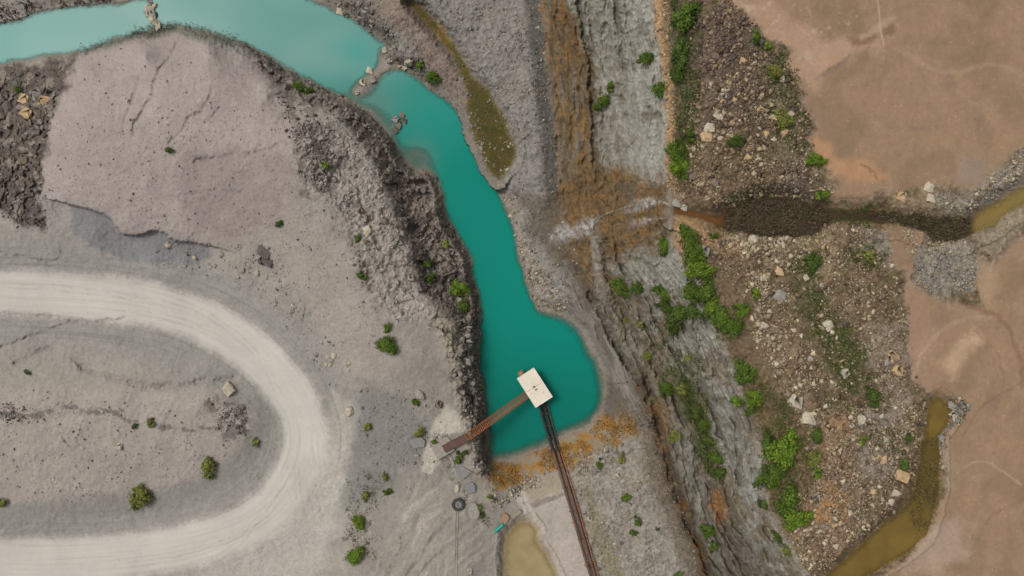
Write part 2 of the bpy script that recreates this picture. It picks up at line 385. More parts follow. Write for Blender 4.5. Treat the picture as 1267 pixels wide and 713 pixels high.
# runnels down the two spoil slopes
run = ridged((PX + PY * .55) / 13 + w1 * .4, (PY - PX * .5) / 90, 61, 3)
m_run = np.maximum(m_pile * .5, poly([(0, 490), (280, 490), (320, 520), (300, 560), (240, 595), (180, 618), (0, 630), (-280, 630), (-280, 490)], 10, 8))
h += m_run * (run - .55) * .16 * np.clip(.4 + big + mid, 0, 1)

# shores: every water has its bed and a bank that comes down to it
bed = -np.clip((-sl_) * .16, 0, 4.5) * .55 - .05
rock = np.exp(-(((PX - 494) / 9) ** 2 + ((PY - 150) / 10) ** 2 + .6 * ((PX - 494) / 9) * ((PY - 150) / 10)))
bed = bed + rock * (2.1 + 1.2 * blockA + fine * .5) * 1.0
murk = np.exp(-(((PX - 470) / 30) ** 2 + ((PY - 145) / 25) ** 2)) + np.exp(-(((PX - 520) / 24) ** 2 + ((PY - 190) / 16) ** 2)) + np.exp(-(((PX - 448) / 22) ** 2 + ((PY - 108) / 14) ** 2))
bed = np.where(sl_ < 0, np.maximum(bed, bed * (1 - .8 * np.clip(murk, 0, 1))) , bed)
spit = np.exp(-(((PX - 187) / 8) ** 2 + ((PY - 17) / 22) ** 2))
bed = bed + spit * (.9 + .5 * blockA)
bank = np.maximum(np.clip(h, .05, None) * ss(-2, 14, sl_), .03 * np.clip(sl_, 0, 3))
steep = np.clip(m_lbank, 0, 1)
bank = np.where(sl_ < 16, bank * (1 - steep * 0) + steep * np.clip(sl_ * .22, 0, 2.4) * (1 - ss(8, 16, sl_)), bank)
h = np.where(sl_ < 0, bed, bank)
hw_far = ss(0, 1, np.maximum(0, 0))


def carve(h, sd, lvl, depth, soft, wp=1.5):
    d = samp(sd, PX + w3 * wp + w1 * 2, PY + w4 * wp + w2 * 2)
    t = ss(0, soft, d)
    out = np.maximum(lvl + .02 * np.clip(d, 0, 8) + (h - lvl) * t, lvl + .008 * np.clip(d, 0, 40))
    return np.where(d < 0, lvl - depth * (1 - np.exp(d / 6)), np.where(d < soft, out, h)), d


h, d_moss = carve(h, sd_moss, LV_MOSS, .25, 12)
h, d_chan = carve(h, sd_chan, LV_CHAN, .7, 14)
h, d_stream = carve(h, sd_stream, LV_STREAM, .5, 20)
h, d_pud = carve(h, sd_pud, LV_PUD, .25, 12)
# the moss seep drains down its bed: tilt it
# ------------------------------------------------------------------ base colours
c = np.empty(PX.shape + (3,), F)
c[:] = alb((153, 145, 136))


def put(mask, col, k=1.0):
    global c
    m = np.clip(mask * k, 0, 1)[..., None]
    c = c * (1 - m) + np.array(alb(col), F) * m


noi = np.clip(.5 + .9 * mid, 0, 1); noi2 = np.clip(.5 + 1.1 * fbm(PX / 14, PY / 14, 71, 4), 0, 1); nob = np.clip(.5 + 1.1 * big, 0, 1)
put(ss(440, 470, PX) * 1.0, (146, 139, 130))
put(m_verge, (146, 142, 135), .9)
put(m_pile, (160, 148, 142))
put(poly([(225, 195), (345, 180), (374, 210), (350, 270), (300, 300), (240, 290), (225, 240)], 14, 12), (145, 133, 127), .8)  # pile side turned from the sun, its shade painted as a darker tone
put(poly([(54, 235), (130, 265), (150, 290), (120, 300), (60, 290)], 10, 8), (150, 143, 140), .6)
put(poly([(85, 252), (120, 262), (135, 268), (150, 288), (170, 290), (190, 285), (205, 288), (216, 297), (256, 303), (262, 318), (230, 326), (180, 326), (140, 318), (90, 292)], 4, 4, 3), (124, 123, 123), .9)
put(poly([(340, 270), (440, 260), (470, 330), (500, 400), (480, 480), (430, 470), (400, 400), (350, 340)], 16, 14), (159, 149, 140), .7)
put(poly([(0, 478), (150, 482), (270, 485), (315, 520), (300, 556), (250, 590), (180, 612), (90, 626), (0, 628), (-280, 628), (-280, 478)], 8, 10), (161, 151, 142))
sl, d, a, s = fine_line([(-280, 640), (0, 637), (100, 630), (190, 622), (250, 603), (300, 572), (326, 530), (330, 500)], 60, 5, 1)
q = np.zeros(PX.shape, F); q[sl] = 1 - ss(5, 22, d); put(q, (126, 123, 117), .62)  # shade along the slope foot, painted into the ground colour
for pts_, wd in (([(-40, 512), (0, 512), (40, 516), (62, 510)], 8), ([(130, 512), (160, 520), (195, 528), (232, 532), (262, 530)], 4), ([(262, 500), (300, 508), (300, 535), (275, 530)], 14), ([(70, 500), (110, 508), (150, 510)], 5)):
    sl, d, a, s_ = fine_line(pts_, 40, 5, 3); q = np.zeros(PX.shape, F); q[sl] = 1 - ss(wd * .3, wd, d); put(q * ss(.3, .6, noi2), (104, 97, 92), .75); h[sl] += .25 * q[sl] * np.maximum(0, blockA[sl])
put(m_lrock, (98, 88, 82)); put(m_lrock * ss(.62, .8, noi2), (150, 138, 125), .7)
put(m_ledge, (164, 154, 145), .9); put(m_ledge * ss(.6, .9, noi2), (138, 128, 120), .65)
put(m_led2, (154, 144, 128), .9); put(m_led2 * ss(.6, .85, noi2), (122, 115, 106), .6); put(m_lbank * ss(430, 470, PY), (124, 117, 108), .7)
put(poly([(335, 95), (380, 118), (420, 160), (425, 210), (400, 240), (372, 235), (368, 180)], 12, 22, 6) * ss(.25, .6, noi2), (112, 101, 93), .75)
put(m_lbank * (1 - m_led2 * .7), (138, 126, 116)); put(m_lbank * ss(.55, .8, noi) * (1 - m_led2 * .6), (98, 88, 80), .7)
put(poly([(505, 255), (525, 290), (545, 340), (556, 380), (578, 395), (584, 450), (592, 520), (600, 590), (588, 560), (575, 500), (570, 430), (550, 390), (520, 350)], 6, 5), (112, 103, 95), .45)  # shaded face under the left rim, darkened in the colour
put(poly([(540, 345), (565, 350), (580, 372), (560, 385), (540, 372)], 8, 6), (132, 122, 114), .7)
put(poly([(530, 280), (556, 300), (565, 320), (545, 330), (528, 310)], 8, 6), (138, 127, 117), .6)
# centre bottom
put(poly([(445, 475), (490, 490), (530, 520), (532, 560), (480, 600), (430, 640), (420, 680), (385, 690), (415, 600), (440, 540)], 8, 10), (128, 125, 120), .85)
put(poly([(410, 480), (440, 500), (432, 570), (412, 650), (385, 700), (400, 620), (405, 540)], 6, 6), (172, 166, 155), .7)
put(poly([(535, 522), (552, 500), (568, 512), (580, 532), (548, 540), (534, 548), (545, 572), (535, 590), (520, 585), (525, 560)], 3, 3), (188, 180, 166), .9)
put(poly([(575, 520), (586, 545), (606, 600), (612, 625), (595, 620), (580, 580), (566, 550)], 3, 3), (158, 149, 136), .9)
put(poly([(500, 600), (560, 590), (600, 640), (600, 720), (470, 720), (490, 660)], 12, 12), (156, 148, 137), .8)
put(poly([(583, 660), (600, 655), (604, 690), (600, 730), (575, 730)], 6, 5), (128, 124, 120), .7)
put(poly([(632, 612), (646, 606), (662, 590), (698, 592), (712, 640), (738, 713), (745, 760), (690, 760), (676, 680), (650, 640)], 4, 4), (170, 160, 149))
put(poly([(646, 604), (664, 590), (700, 588), (698, 606), (660, 620)], 4, 4), (150, 139, 120), .9)
put(poly([(656, 622), (700, 608), (702, 612), (660, 630)], 2, 2), (112, 104, 92), .7)
put(poly([(640, 608), (648, 606), (656, 630), (668, 650), (672, 660), (660, 655), (648, 635)], 2, 2), (186, 178, 166), .8)
put(1 - ss(-2, 9, d_pud), (150, 130, 92), .9)
put(m_lowb, (146, 139, 128)); put(m_lowb * ss(.5, .8, noi2), (132, 124, 112), .6)
put(poly([(722, 590), (735, 620), (750, 660), (775, 713), (750, 713), (738, 680), (726, 640)], 4, 4), (132, 124, 98), .8)
RUST = [(604, 574), (628, 571), (650, 565), (690, 548), (722, 532), (750, 512), (768, 500), (788, 512), (790, 535), (768, 550), (730, 562), (726, 578), (704, 580), (670, 585), (640, 604), (610, 606)]
m_rust = poly(RUST, 4, 6); put(m_rust, (138, 124, 104)); put(m_rust * ss(.44, .62, noi2), (152, 114, 58), .9)
trk = poly([(520, 590), (560, 585), (600, 640), (590, 720), (440, 760), (470, 690)], 14, 10)
tq = fbm((-PX * .55 + PY * .83) / 70, (PX * .83 + PY * .55 + w1 * 3 + big * 16) / 6.5, 75, 4); put(trk * ss(.1, .45, tq), (180, 172, 160), .6); put(trk * ss(-.1, -.4, tq), (134, 127, 119), .5)
# gravel bench beyond the lake
put(m_bench, (134, 129, 122))
put(poly([(440, -60), (505, -10), (530, 30), (560, 75), (578, 110), (584, 150), (560, 120), (530, 85), (500, 45), (470, 20), (455, 0)], 6, 6), (134, 118, 106), .9)
put(poly([(395, -20), (455, 0), (490, 50), (540, 110), (503, 88), (477, 70), (470, 45), (440, 22), (400, 3)], 4, 5), (116, 107, 98), .8)
put(1 - ss(-2, 5, d_moss), (104, 88, 52)); put((1 - ss(-4, 2, d_moss)) * ss(.3, .7, noi2), (84, 82, 40), .8)
put((1 - ss(0, 10, d_moss)) * ss(.5, .8, noi) * ss(100, 20, PY), (146, 112, 62), .7)
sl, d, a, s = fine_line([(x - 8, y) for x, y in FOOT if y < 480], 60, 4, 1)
q = np.zeros(PX.shape, F); q[sl] = 1 - ss(6, 20, d); put(q * ss(420, 340, PY), (78, 74, 68), .88)  # wet gravel at the wall foot, with occlusion shade painted in
put(poly([(640, 236), (660, 290), (690, 335), (715, 350), (712, 310), (698, 275), (685, 250)], 8, 8), (98, 88, 74), .8)
put(poly([(612, 225), (640, 250), (655, 300), (680, 350), (708, 385), (684, 386), (664, 380), (650, 340), (640, 300), (626, 255)], 5, 5), (150, 141, 128), .75)
# quarry wall
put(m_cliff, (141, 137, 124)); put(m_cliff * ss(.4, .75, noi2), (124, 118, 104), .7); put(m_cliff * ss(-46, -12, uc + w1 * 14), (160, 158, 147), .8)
strk = ss(.35, .8, fbm(uc / 9, PY / 45, 81, 4) * .7 + .5)
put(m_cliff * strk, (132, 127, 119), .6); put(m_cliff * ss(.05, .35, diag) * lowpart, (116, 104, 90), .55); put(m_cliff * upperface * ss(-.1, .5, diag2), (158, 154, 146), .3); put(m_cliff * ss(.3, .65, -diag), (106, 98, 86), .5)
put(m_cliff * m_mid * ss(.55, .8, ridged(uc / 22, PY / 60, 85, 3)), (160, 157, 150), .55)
low = m_cliff * (1 - m_mid) * ss(480, 250, PY)
put(low, (106, 92, 70)); st_ = fbm(uc / 4.5 + w1 * .4, PY / 40, 98, 4); rs = fbm(uc / 12, PY / 34, 83, 4) + .35 * w3 + .3 * fbm(PX / 8, PY / 10, 88, 3)
put(low * ss(-.2, .4, .6 * rs + .6 * st_), (138, 100, 54), .8); put(low * ss(.05, .4, fbm(uc / 6 + 40, PY / 80, 84, 4)), (120, 113, 102), .8); put(low * ss(.08, .4, fbm(PX / 7, PY / 20, 86, 4)), (82, 70, 54), .7)
m_wf = poly([(692, 225), (738, 195), (780, 215), (826, 232), (830, 262), (826, 296), (800, 312), (758, 320), (752, 350), (735, 345), (715, 330), (700, 290)], 18, 18, 5) * (1 - m_right)
put(m_wf, (114, 92, 64), .95); put(m_wf * ss(.4, .85, noi2), (134, 100, 58), .6); put(m_wf * ss(.5, .75, np.clip(.5 + 1.1 * fbm(PX / 9, PY / 9, 73, 3), 0, 1)), (88, 75, 56), .6)
sl, d, a, s = fine_line([(738, 290), (739, 330), (744, 370), (762, 425), (782, 462), (800, 500), (812, 540)], 40, 2, 1)
q = np.zeros(PX.shape, F); q[sl] = 1 - ss(4, 10, d); put(q, (124, 118, 109), .5)
put(poly([(705, 385), (735, 375), (762, 428), (800, 490), (806, 540), (780, 530), (762, 500), (748, 470), (735, 425)], 6, 6), (122, 113, 104), .85)
put(m_slab, (132, 126, 117), .8); put(m_slab * ss(.1, .4, -diag), (98, 90, 80), .6)
put(poly([(742, 460), (765, 480), (782, 520), (745, 515), (750, 485)], 5, 4), (92, 84, 76), .8)
put(poly([(700, 300), (716, 330), (738, 372), (725, 385), (712, 350)], 6, 5), (92, 78, 64), .8)
CREV = [(795, 480), (806, 500), (817, 540), (827, 584), (844, 625), (858, 662), (876, 713), (900, 780)]
sl, d, a, s = fine_line([(x - 12, y) for x, y in CREV], 60, 4, 2)
q = np.zeros(PX.shape, F); q[sl] = 1 - ss(6, 24, d); put(q * ss(470, 560, PY), (104, 93, 78), .9)
sl, d, a, s = fine_line(CREV, 60, 4, 2)
q = np.zeros(PX.shape, F); q[sl] = (1 - ss(5, 17, d)); put(q, (84, 72, 58), .9); q[sl] = (1 - ss(2, 9, d)); put(q * ss(.45, .7, noi2), (122, 84, 48), .8)
put(poly([(805, 490), (822, 490), (830, 530), (826, 560), (815, 545)], 4, 3), (126, 96, 60), .8)
LED = [(818, 455), (845, 462), (868, 490), (882, 530), (892, 575), (890, 592), (874, 585), (862, 550), (852, 515), (835, 490)]
m_led = poly(LED, 6, 7); put(crev, (92, 82, 68), .5); put(m_led, (88, 88, 60), .85)  # crev: crevice shade painted into the rock along the carved lines
put(poly([(878, 600), (900, 600), (915, 650), (940, 700), (960, 730), (905, 730), (885, 670), (868, 640)], 8, 8), (104, 95, 84), .75)
put(poly([(878, 607), (893, 605), (900, 640), (890, 652), (880, 630)], 5, 6), (150, 106, 62), .8)
put(m_cliff * ss(.62, .85, fbm(PX / 18, PY / 18, 77, 4) * .8 + .5) * ss(330, 400, PY), (108, 102, 78), .75); put(m_cliff * lowpart * ss(.55, .8, np.clip(.5 + fbm(PX / 40, PY / 60, 87, 4), 0, 1)), (124, 108, 88), .6)
put(m_cliff * ss(.7, .9, fbm(PX / 22, PY / 22, 78, 4) * .9 + .5) * ss(330, 240, PY) * m_mid, (104, 96, 84), .6)
# upper ground on the right
put(rubble, (120, 101, 80)); put(rubble * ss(.4, .7, noi2), (94, 79, 60), .85); put(rubble * ss(.6, .85, nob), (142, 124, 100), .7); put(rubble * ss(.55, .8, .5 + .9 * fbm(PX / 26, PY / 26, 74, 4)), (98, 92, 62), .65)
sl, d, a, s = fine_line([(x + 5, y) for x, y in RIM], 60, 3, 1.5)
q = np.zeros(PX.shape, F); q[sl] = 1 - ss(3, 8, d); put(q * ss(240, 180, PY), (172, 140, 104), .85); put(q * ss(240, 320, PY) * .7, (150, 144, 134))
put(poly([(832, 0), (866, 0), (870, 100), (862, 200), (840, 225), (834, 160), (828, 90), (820, 40)], 7, 6), (92, 84, 64), .85)
put(poly([(860, 15), (905, 20), (938, 50), (945, 110), (910, 150), (870, 170), (862, 100)], 12, 14), (96, 82, 74), .75)
put(poly([(925, 40), (960, 65), (1000, 140), (1005, 200), (965, 235), (940, 180), (930, 100)], 14, 14), (118, 108, 88), .6)
put(poly([(952, 200), (1000, 205), (1025, 232), (1010, 250), (960, 240)], 8, 8), (98, 86, 78), .8)
put(poly([(836, 262), (880, 280), (925, 300), (930, 320), (900, 318), (870, 300), (850, 330), (834, 300)], 6, 7), (168, 134, 98), .75)
put(poly([(880, 318), (915, 325), (945, 400), (985, 500), (985, 545), (950, 520), (915, 470), (895, 420), (885, 370)], 12, 10), (112, 95, 74), .85)
put(poly([(930, 460), (975, 500), (1000, 560), (1000, 620), (970, 660), (950, 610), (945, 550), (920, 500)], 12, 10), (108, 92, 68), .8)
put(poly([(985, 320), (1010, 330), (1020, 390), (1050, 400), (1075, 450), (1070, 490), (1040, 480), (1015, 430), (985, 380)], 12, 14), (100, 92, 66), .75)
put(poly([(1010, 520), (1050, 500), (1060, 560), (1055, 620), (1040, 680), (1000, 690), (985, 640), (1010, 580)], 12, 12), (140, 112, 90), .8)
put(poly([(1015, 610), (1045, 600), (1050, 625), (1030, 655), (1010, 645)], 7, 7), (170, 130, 86), .8); put(poly([(1020, 520), (1052, 515), (1050, 545), (1025, 545)], 8, 8), (156, 122, 90), .8)
put(poly([(1065, 510), (1120, 490), (1120, 560), (1100, 590), (1060, 600), (1058, 560)], 10, 9), (142, 132, 122), .75)
put(poly([(1070, 400), (1122, 400), (1124, 480), (1090, 490), (1070, 450)], 8, 9), (140, 126, 110), .7)
put(poly([(1060, 280), (1100, 282), (1105, 330), (1070, 320)], 8, 8), (138, 128, 116), .8)
# mud flats
CRUST = poly([(905, 0), (960, -10), (1010, 20), (1060, 10), (1075, 30), (1010, 60), (985, 90), (960, 60), (930, 20)], 10, 10)
put(m_mud, (150, 124, 99)); put(m_mud * ss(.2, .55, fbm((PX + PY) / 70 + w1 * .3, (PX - PY) / 28, 79, 4)), (158, 131, 107), .5); put(m_mud * ss(.3, .6, fbm(PX / 40, PY / 90, 80, 4)), (134, 112, 94), .5); put(m_mud * ss(.5, .9, nob), (136, 112, 89), .8)
put(m_mud * poly([(905, 0), (950, 0), (1010, 45), (1080, 50), (1095, 62), (1060, 68), (1030, 85), (1010, 115), (990, 110), (975, 80), (945, 40)], 9, 9), (172, 142, 118), .9)
put(m_mud * CRUST * ss(.25, .5, fbm(PX / 16, PY / 16, 89, 4)), (184, 164, 142), .6)
put(m_mud * poly([(1050, 48), (1075, 34), (1085, 45), (1078, 55), (1056, 60)], 4, 4), (128, 102, 78), .9); put(m_mud * poly([(1090, 38), (1105, 25), (1107, 40), (1095, 46)], 3, 3), (126, 100, 76), .8)
put(m_mud * poly([(1060, 44), (1105, 18), (1112, 22), (1090, 38), (1062, 50)], 3, 4), (172, 146, 124), .7)
put(m_mud * poly([(998, 172), (1012, 168), (1040, 195), (1085, 205), (1100, 222), (1050, 226), (1020, 210)], 7, 6), (176, 136, 102), .85)
put(m_mud * poly([(1190, 190), (1225, 200), (1215, 232), (1180, 226)], 8, 10), (140, 126, 112), .7)
put(m_mud * poly([(1167, 450), (1180, 425), (1205, 410), (1215, 418), (1195, 440), (1176, 468)], 8, 7), (184, 156, 128), .8)
put(m_mud * poly([(1160, 545), (1176, 545), (1180, 600), (1165, 610)], 6, 6), (158, 142, 124), .7); put(m_mud * poly([(1135, 650), (1185, 640), (1200, 690), (1150, 713), (1110, 700)], 12, 12), (166, 146, 128), .8)
put(m_mud * poly([(1200, 330), (1225, 310), (1235, 360), (1215, 380)], 8, 9), (172, 146, 118), .6)
put(m_mud * poly([(1120, 330), (1160, 420), (1150, 480), (1126, 470), (1122, 380)], 10, 9), (160, 130, 110), .6)
PEB = [(1132, 310), (1180, 300), (1200, 300), (1212, 330), (1200, 360), (1165, 368), (1135, 352)]
m_peb = poly(PEB, 8, 8); put(m_peb, (142, 134, 122), .9); put(poly([(1205, 290), (1250, 262), (1290, 240), (1290, 262), (1240, 310), (1215, 320)], 6, 6), (148, 136, 116), .8)
m_peb2 = poly([(1160, 240), (1203, 237), (1233, 212), (1290, 170), (1290, 214), (1250, 240), (1215, 256), (1195, 268), (1160, 262)], 5, 6); put(m_peb2, (142, 132, 118), .9)
sl, d, a, s = fine_line([(1192, 375), (1232, 390), (1250, 405), (1262, 440), (1268, 480)], 30, 5, 1); q = np.zeros(PX.shape, F); q[sl] = 1 - ss(1, 5, d); put(q, (128, 98, 76), .6)
sl, d, a, s = fine_line([(1085, -10), (1087, 12), (1090, 40), (1094, 56)], 30, 1, 0); q = np.zeros(PX.shape, F); q[sl] = 1 - ss(.6, 1.8, d); put(q, (178, 156, 136), .7)
for pts_, wd, cl, kk in (([(1270, 470), (1220, 500), (1190, 540)], 1.2, (132, 106, 86), .6), ([(1262, 600), (1215, 570), (1185, 585)], 1.5, (174, 148, 126), .5), ([(1130, 470), (1145, 430), (1180, 400), (1225, 392)], 3, (172, 146, 122), .45), ([(1200, 690), (1225, 640), (1260, 620)], 1.2, (134, 108, 88), .5),
                       ([(1020, 95), (1035, 86), (1050, 70)], 2.2, (128, 106, 90), .6), ([(1110, 60), (1170, 90), (1230, 80), (1270, 95)], 3, (164, 138, 116), .45), ([(1060, 140), (1120, 160), (1200, 150)], 3, (146, 120, 98), .5), ([(1065, 205), (1080, 212), (1086, 222)], 1.5, (130, 100, 78), .6), ([(1205, 410), (1235, 440), (1240, 480), (1225, 520)], 1.6, (138, 110, 90), .5)):
    sl, d, a, s_ = fine_line(smooth_line(pts_, 6), 20, 3, 1.5); q = np.zeros(PX.shape, F); q[sl] = 1 - ss(wd * .4, wd * 1.5, d); put(q * m_mud, cl, kk)
put(m_mud * ss(.93, .96, cellC) * ss(.22, .12, sm1) * ss(-.1, .3, mid), (186, 166, 142), .8); put(m_mud * ss(.06, .03, cellC) * ss(.26, .14, sm1) * ss(.0, .4, w2), (112, 88, 70), .7)
put(1 - ss(-3, 6, d_chan), (118, 98, 58), .9)
put(1 - ss(-4, 5, d_stream), (84, 68, 52), .92); put((1 - ss(-6, 0, d_stream)) * ss(900, 880, PX), (122, 82, 46), .9); put((1 - ss(-3, 3, d_stream)) * ss(1198, 1212, PX), (150, 128, 74), .9)
put((1 - ss(0, 12, d_stream)) * ss(1010, 1040, PX) * ss(1130, 1090, PX), (118, 96, 66), .6)
# road
put(m_road, (191, 186, 177)); tr = .5 + .7 * rut + .25 * mid
put(m_road * ss(.55, .85, tr), (182, 174, 163), .6); put(m_road * ss(.35, .1, tr), (199, 193, 182), .6)
put((1 - m_road) * (1 - ss(45, 70, rd)) * ss(.5, .85, tr), (126, 123, 117), .6)
put(poly([(360, 560), (420, 560), (432, 640), (400, 720), (300, 730), (200, 720), (300, 680), (345, 640)], 18, 14), (182, 175, 165), .7)
for pts_ in ([(378, 500), (392, 560), (398, 620), (420, 713)], [(366, 560), (372, 620), (388, 680), (410, 730)], [(400, 540), (408, 600), (400, 660)], [(340, 610), (300, 668), (240, 713)], [(392, 520), (402, 545), (418, 560)], [(385, 500), (405, 530), (424, 540)], [(180, 360), (260, 392), (318, 440), (352, 500)], [(100, 384), (200, 392), (270, 412)], [(0, 352), (120, 362), (220, 380)], [(120, 700), (230, 690), (320, 645), (372, 580)]):
    sl, d, a, s_ = fine_line(smooth_line(pts_, 6), 14, 2, .5); q = np.zeros(PX.shape, F); q[sl] = np.exp(-((d - 3.2) / 1.2) ** 2) * ss(2, 26, a) * (1 - ss(a.max() - 26, a.max() - 2, a)) * np.clip(.5 + w1[sl] + .6 * w3[sl], 0, 1); put(q, (166, 159, 149), .5); h[sl] -= .05 * q[sl]
# wet rim at the lake, gully dirt, grit
put((1 - ss(0, 7, sl_)) * ss(-30, -2, sl_), (118, 106, 92), .55)
put(ss(-1, -10, sl_), (96, 110, 98), .8)
put((1 - ss(0, 12, sl_ - 1)) * poly([(85, 70), (120, 55), (200, 30), (300, 48), (320, 62), (200, 48), (130, 62)], 6, 4), (92, 94, 82), .8)
put(g_dark, (112, 103, 97), .45)
stone_mix = np.clip(m_cliff * .5 + m_lbank + rubble + m_lrock + m_ledge * .6 + m_bench * .5 + m_lowb * .6, 0, 1)
var = 1 + .10 * mid + .07 * fine * (1 - m_road * .8) + stone_mix * (.14 * fine + .22 * (cellC - .5) + .14 * (cellA - .5)) + (1 - stone_mix) * (1 - m_road * .7) * (.06 * grit + .06 * (cellC - .5)) + .06 * big
crack = stone_mix * (1 - m_bench * .5) * np.exp(-((wx2 - wx1) / .09) ** 2)
c *= np.clip(var * (1 - .28 * crack), .35, 1.7)[..., None]
spk = ss(.90, .97, cellC) * ss(.5, .25, sm1) * (1 - m_road) * (1 - m_mud) * ss(-.2, .5, mid + .1)
c *= (1 - .35 * spk * m_pile - .25 * spk * (1 - m_pile) * (1 - stone_mix))[..., None]
c = np.clip(c, .004, .8)

# ------------------------------------------------------------------ materials
def new_mat(name):
    m = bpy.data.materials.new(name); m.use_nodes = True
    nt = m.node_tree; b = nt.nodes['Principled BSDF']
    return m, nt, b


def N(nt, kind, **kw):
    n = nt.nodes.new(kind)
    for k, v in kw.items():
        if k in n.inputs: n.inputs[k].default_value = v
        else: setattr(n, k, v)
    return n


def ground_mat(name, bump, pebble, grain=.1, rough=.95):
    m, nt, b = new_mat(name); L = nt.links.new
    at = N(nt, 'ShaderNodeAttribute', attribute_name='tone'); geo = N(nt, 'ShaderNodeNewGeometry')
    n1 = N(nt, 'ShaderNodeTexNoise', Scale=2.6, Detail=6.0, Roughness=.65); L(geo.outputs['Position'], n1.inputs['Vector'])
    vo = N(nt, 'ShaderNodeTexVoronoi', Scale=2.4); L(geo.outputs['Position'], vo.inputs['Vector'])
    r1 = N(nt, 'ShaderNodeMapRange'); r1.inputs['From Min'].default_value = .3; r1.inputs['From Max'].default_value = .7; r1.inputs['To Min'].default_value = 1 - grain; r1.inputs['To Max'].default_value = 1 + grain
    L(n1.outputs['Fac'], r1.inputs['Value'])
    sep = N(nt, 'ShaderNodeSeparateColor'); L(vo.outputs['Color'], sep.inputs['Color'])
    r2 = N(nt, 'ShaderNodeMapRange'); r2.inputs['To Min'].default_value = 1 - pebble; r2.inputs['To Max'].default_value = 1 + pebble; L(sep.outputs[0], r2.inputs['Value'])
    mu = N(nt, 'ShaderNodeMath', operation='MULTIPLY'); L(r1.outputs[0], mu.inputs[0]); L(r2.outputs[0], mu.inputs[1])
    vm = N(nt, 'ShaderNodeVectorMath', operation='SCALE'); L(at.outputs['Color'], vm.inputs[0]); L(mu.outputs[0], vm.inputs['Scale'])
    L(vm.outputs[0], b.inputs['Base Color'])
    b.inputs['Roughness'].default_value = rough; b.inputs['Specular IOR Level'].default_value = .15
    ad = N(nt, 'ShaderNodeMath', operation='MULTIPLY_ADD'); L(vo.outputs['Distance'], ad.inputs[0]); ad.inputs[1].default_value = -pebble * 1.6; L(n1.outputs['Fac'], ad.inputs[2])
    bp = N(nt, 'ShaderNodeBump', Strength=bump, Distance=.35); L(ad.outputs[0], bp.inputs['Height']); L(bp.outputs[0], b.inputs['Normal'])
    return m


MG = {'ground': ground_mat('spoil_soil', .25, .06, .07), 'road': ground_mat('road_dust', .08, .015, .025), 'cliff': ground_mat('quarry_rock', .45, .10, .14),
      'mud_flat': ground_mat('dried_mud', .08, .02, .04), 'gravel_bank': ground_mat('gravel', .4, .16, .10), 'rocky_slope': ground_mat('stony_soil', .45, .18, .16), 'lake_bed': ground_mat('silt', .3, .08, .08)}

# ------------------------------------------------------------------ terrain meshes
WX, WY = unproj(PX, PY, h)
CO = np.stack([WX, WY, h], -1).astype(F)
du = np.empty_like(CO); dv = np.empty_like(CO)
du[:, 1:-1] = CO[:, 2:] - CO[:, :-2]; du[:, 0] = CO[:, 1] - CO[:, 0]; du[:, -1] = CO[:, -1] - CO[:, -2]
dv[1:-1] = CO[2:] - CO[:-2]; dv[0] = CO[1] - CO[0]; dv[-1] = CO[-1] - CO[-2]
NO = np.cross(dv, du); NO /= np.linalg.norm(NO, axis=-1, keepdims=True) + 1e-9


def hgt(px, py):
    """ground height at a survey point"""
    i = int(np.clip(np.searchsorted(ax, px) - 1, 0, NX - 2)); j = int(np.clip(np.searchsorted(ay, py) - 1, 0, NY - 2))
    fx = (px - ax[i]) / (ax[i + 1] - ax[i]); fy = (py - ay[j]) / (ay[j + 1] - ay[j])
    return float((h[j, i] * (1 - fx) + h[j, i + 1] * fx) * (1 - fy) + (h[j + 1, i] * (1 - fx) + h[j + 1, i + 1] * fx) * fy)


def hgts(px, py):
    i = np.clip(np.searchsorted(ax, px) - 1, 0, NX - 2); j = np.clip(np.searchsorted(ay, py) - 1, 0, NY - 2)
    return h[j, i], NO[j, i]


def at(px, py, up=0.0):
    z = hgt(px, py) + up
    x, y = unproj(px, py, z)
    return Vector((x, y, z))


def mesh_np(name, co, faces, mat=None, normals=None, tone=None, extra=None):
    me = bpy.data.meshes.new(name)
    k = faces.shape[1]
    me.vertices.add(len(co)); me.vertices.foreach_set('co', np.ascontiguousarray(co, F).ravel())
    me.loops.add(faces.size); me.loops.foreach_set('vertex_index', faces.astype(np.int32).ravel())
    me.polygons.add(len(faces)); me.polygons.foreach_set('loop_start', np.arange(0, faces.size, k, dtype=np.int32))
    me.polygons.foreach_set('loop_total', np.full(len(faces), k, np.int32))
    if normals is not None:
        me.polygons.foreach_set('use_smooth', np.ones(len(faces), bool))
    me.update(calc_edges=True)
    if tone is not None:
        a = me.attributes.new('tone', 'FLOAT_COLOR', 'POINT')
        rgba = np.ones((len(co), 4), F); rgba[:, :3] = tone; a.data.foreach_set('color', rgba.ravel())
    for nm, val in (extra or {}).items():
        a = me.attributes.new(nm, 'FLOAT', 'POINT'); a.data.foreach_set('value', np.ascontiguousarray(val, F))
    if normals is not None:
        me.normals_split_custom_set_from_vertices([tuple(n) for n in normals.tolist()])
    if mat: me.materials.append(mat)
    return me


def tag(o, label=None, cat=None, group=None, kind=None):
    if label: o['label'] = label
    if cat: o['category'] = cat
    if group: o['group'] = group
    if kind: o['kind'] = kind
    return o


def link(name, me, parent=None, loc=None):
    o = bpy.data.objects.new(name, me); COL.objects.link(o); o.parent = parent
    if loc is not None: o.location = loc
    return o


def empty(name, loc, label, cat, group=None, rz=0):
    o = bpy.data.objects.new(name, None); COL.objects.link(o); o.location = loc; o.rotation_euler.z = rz
    o.empty_display_size = .3
    return tag(o, label, cat, group)


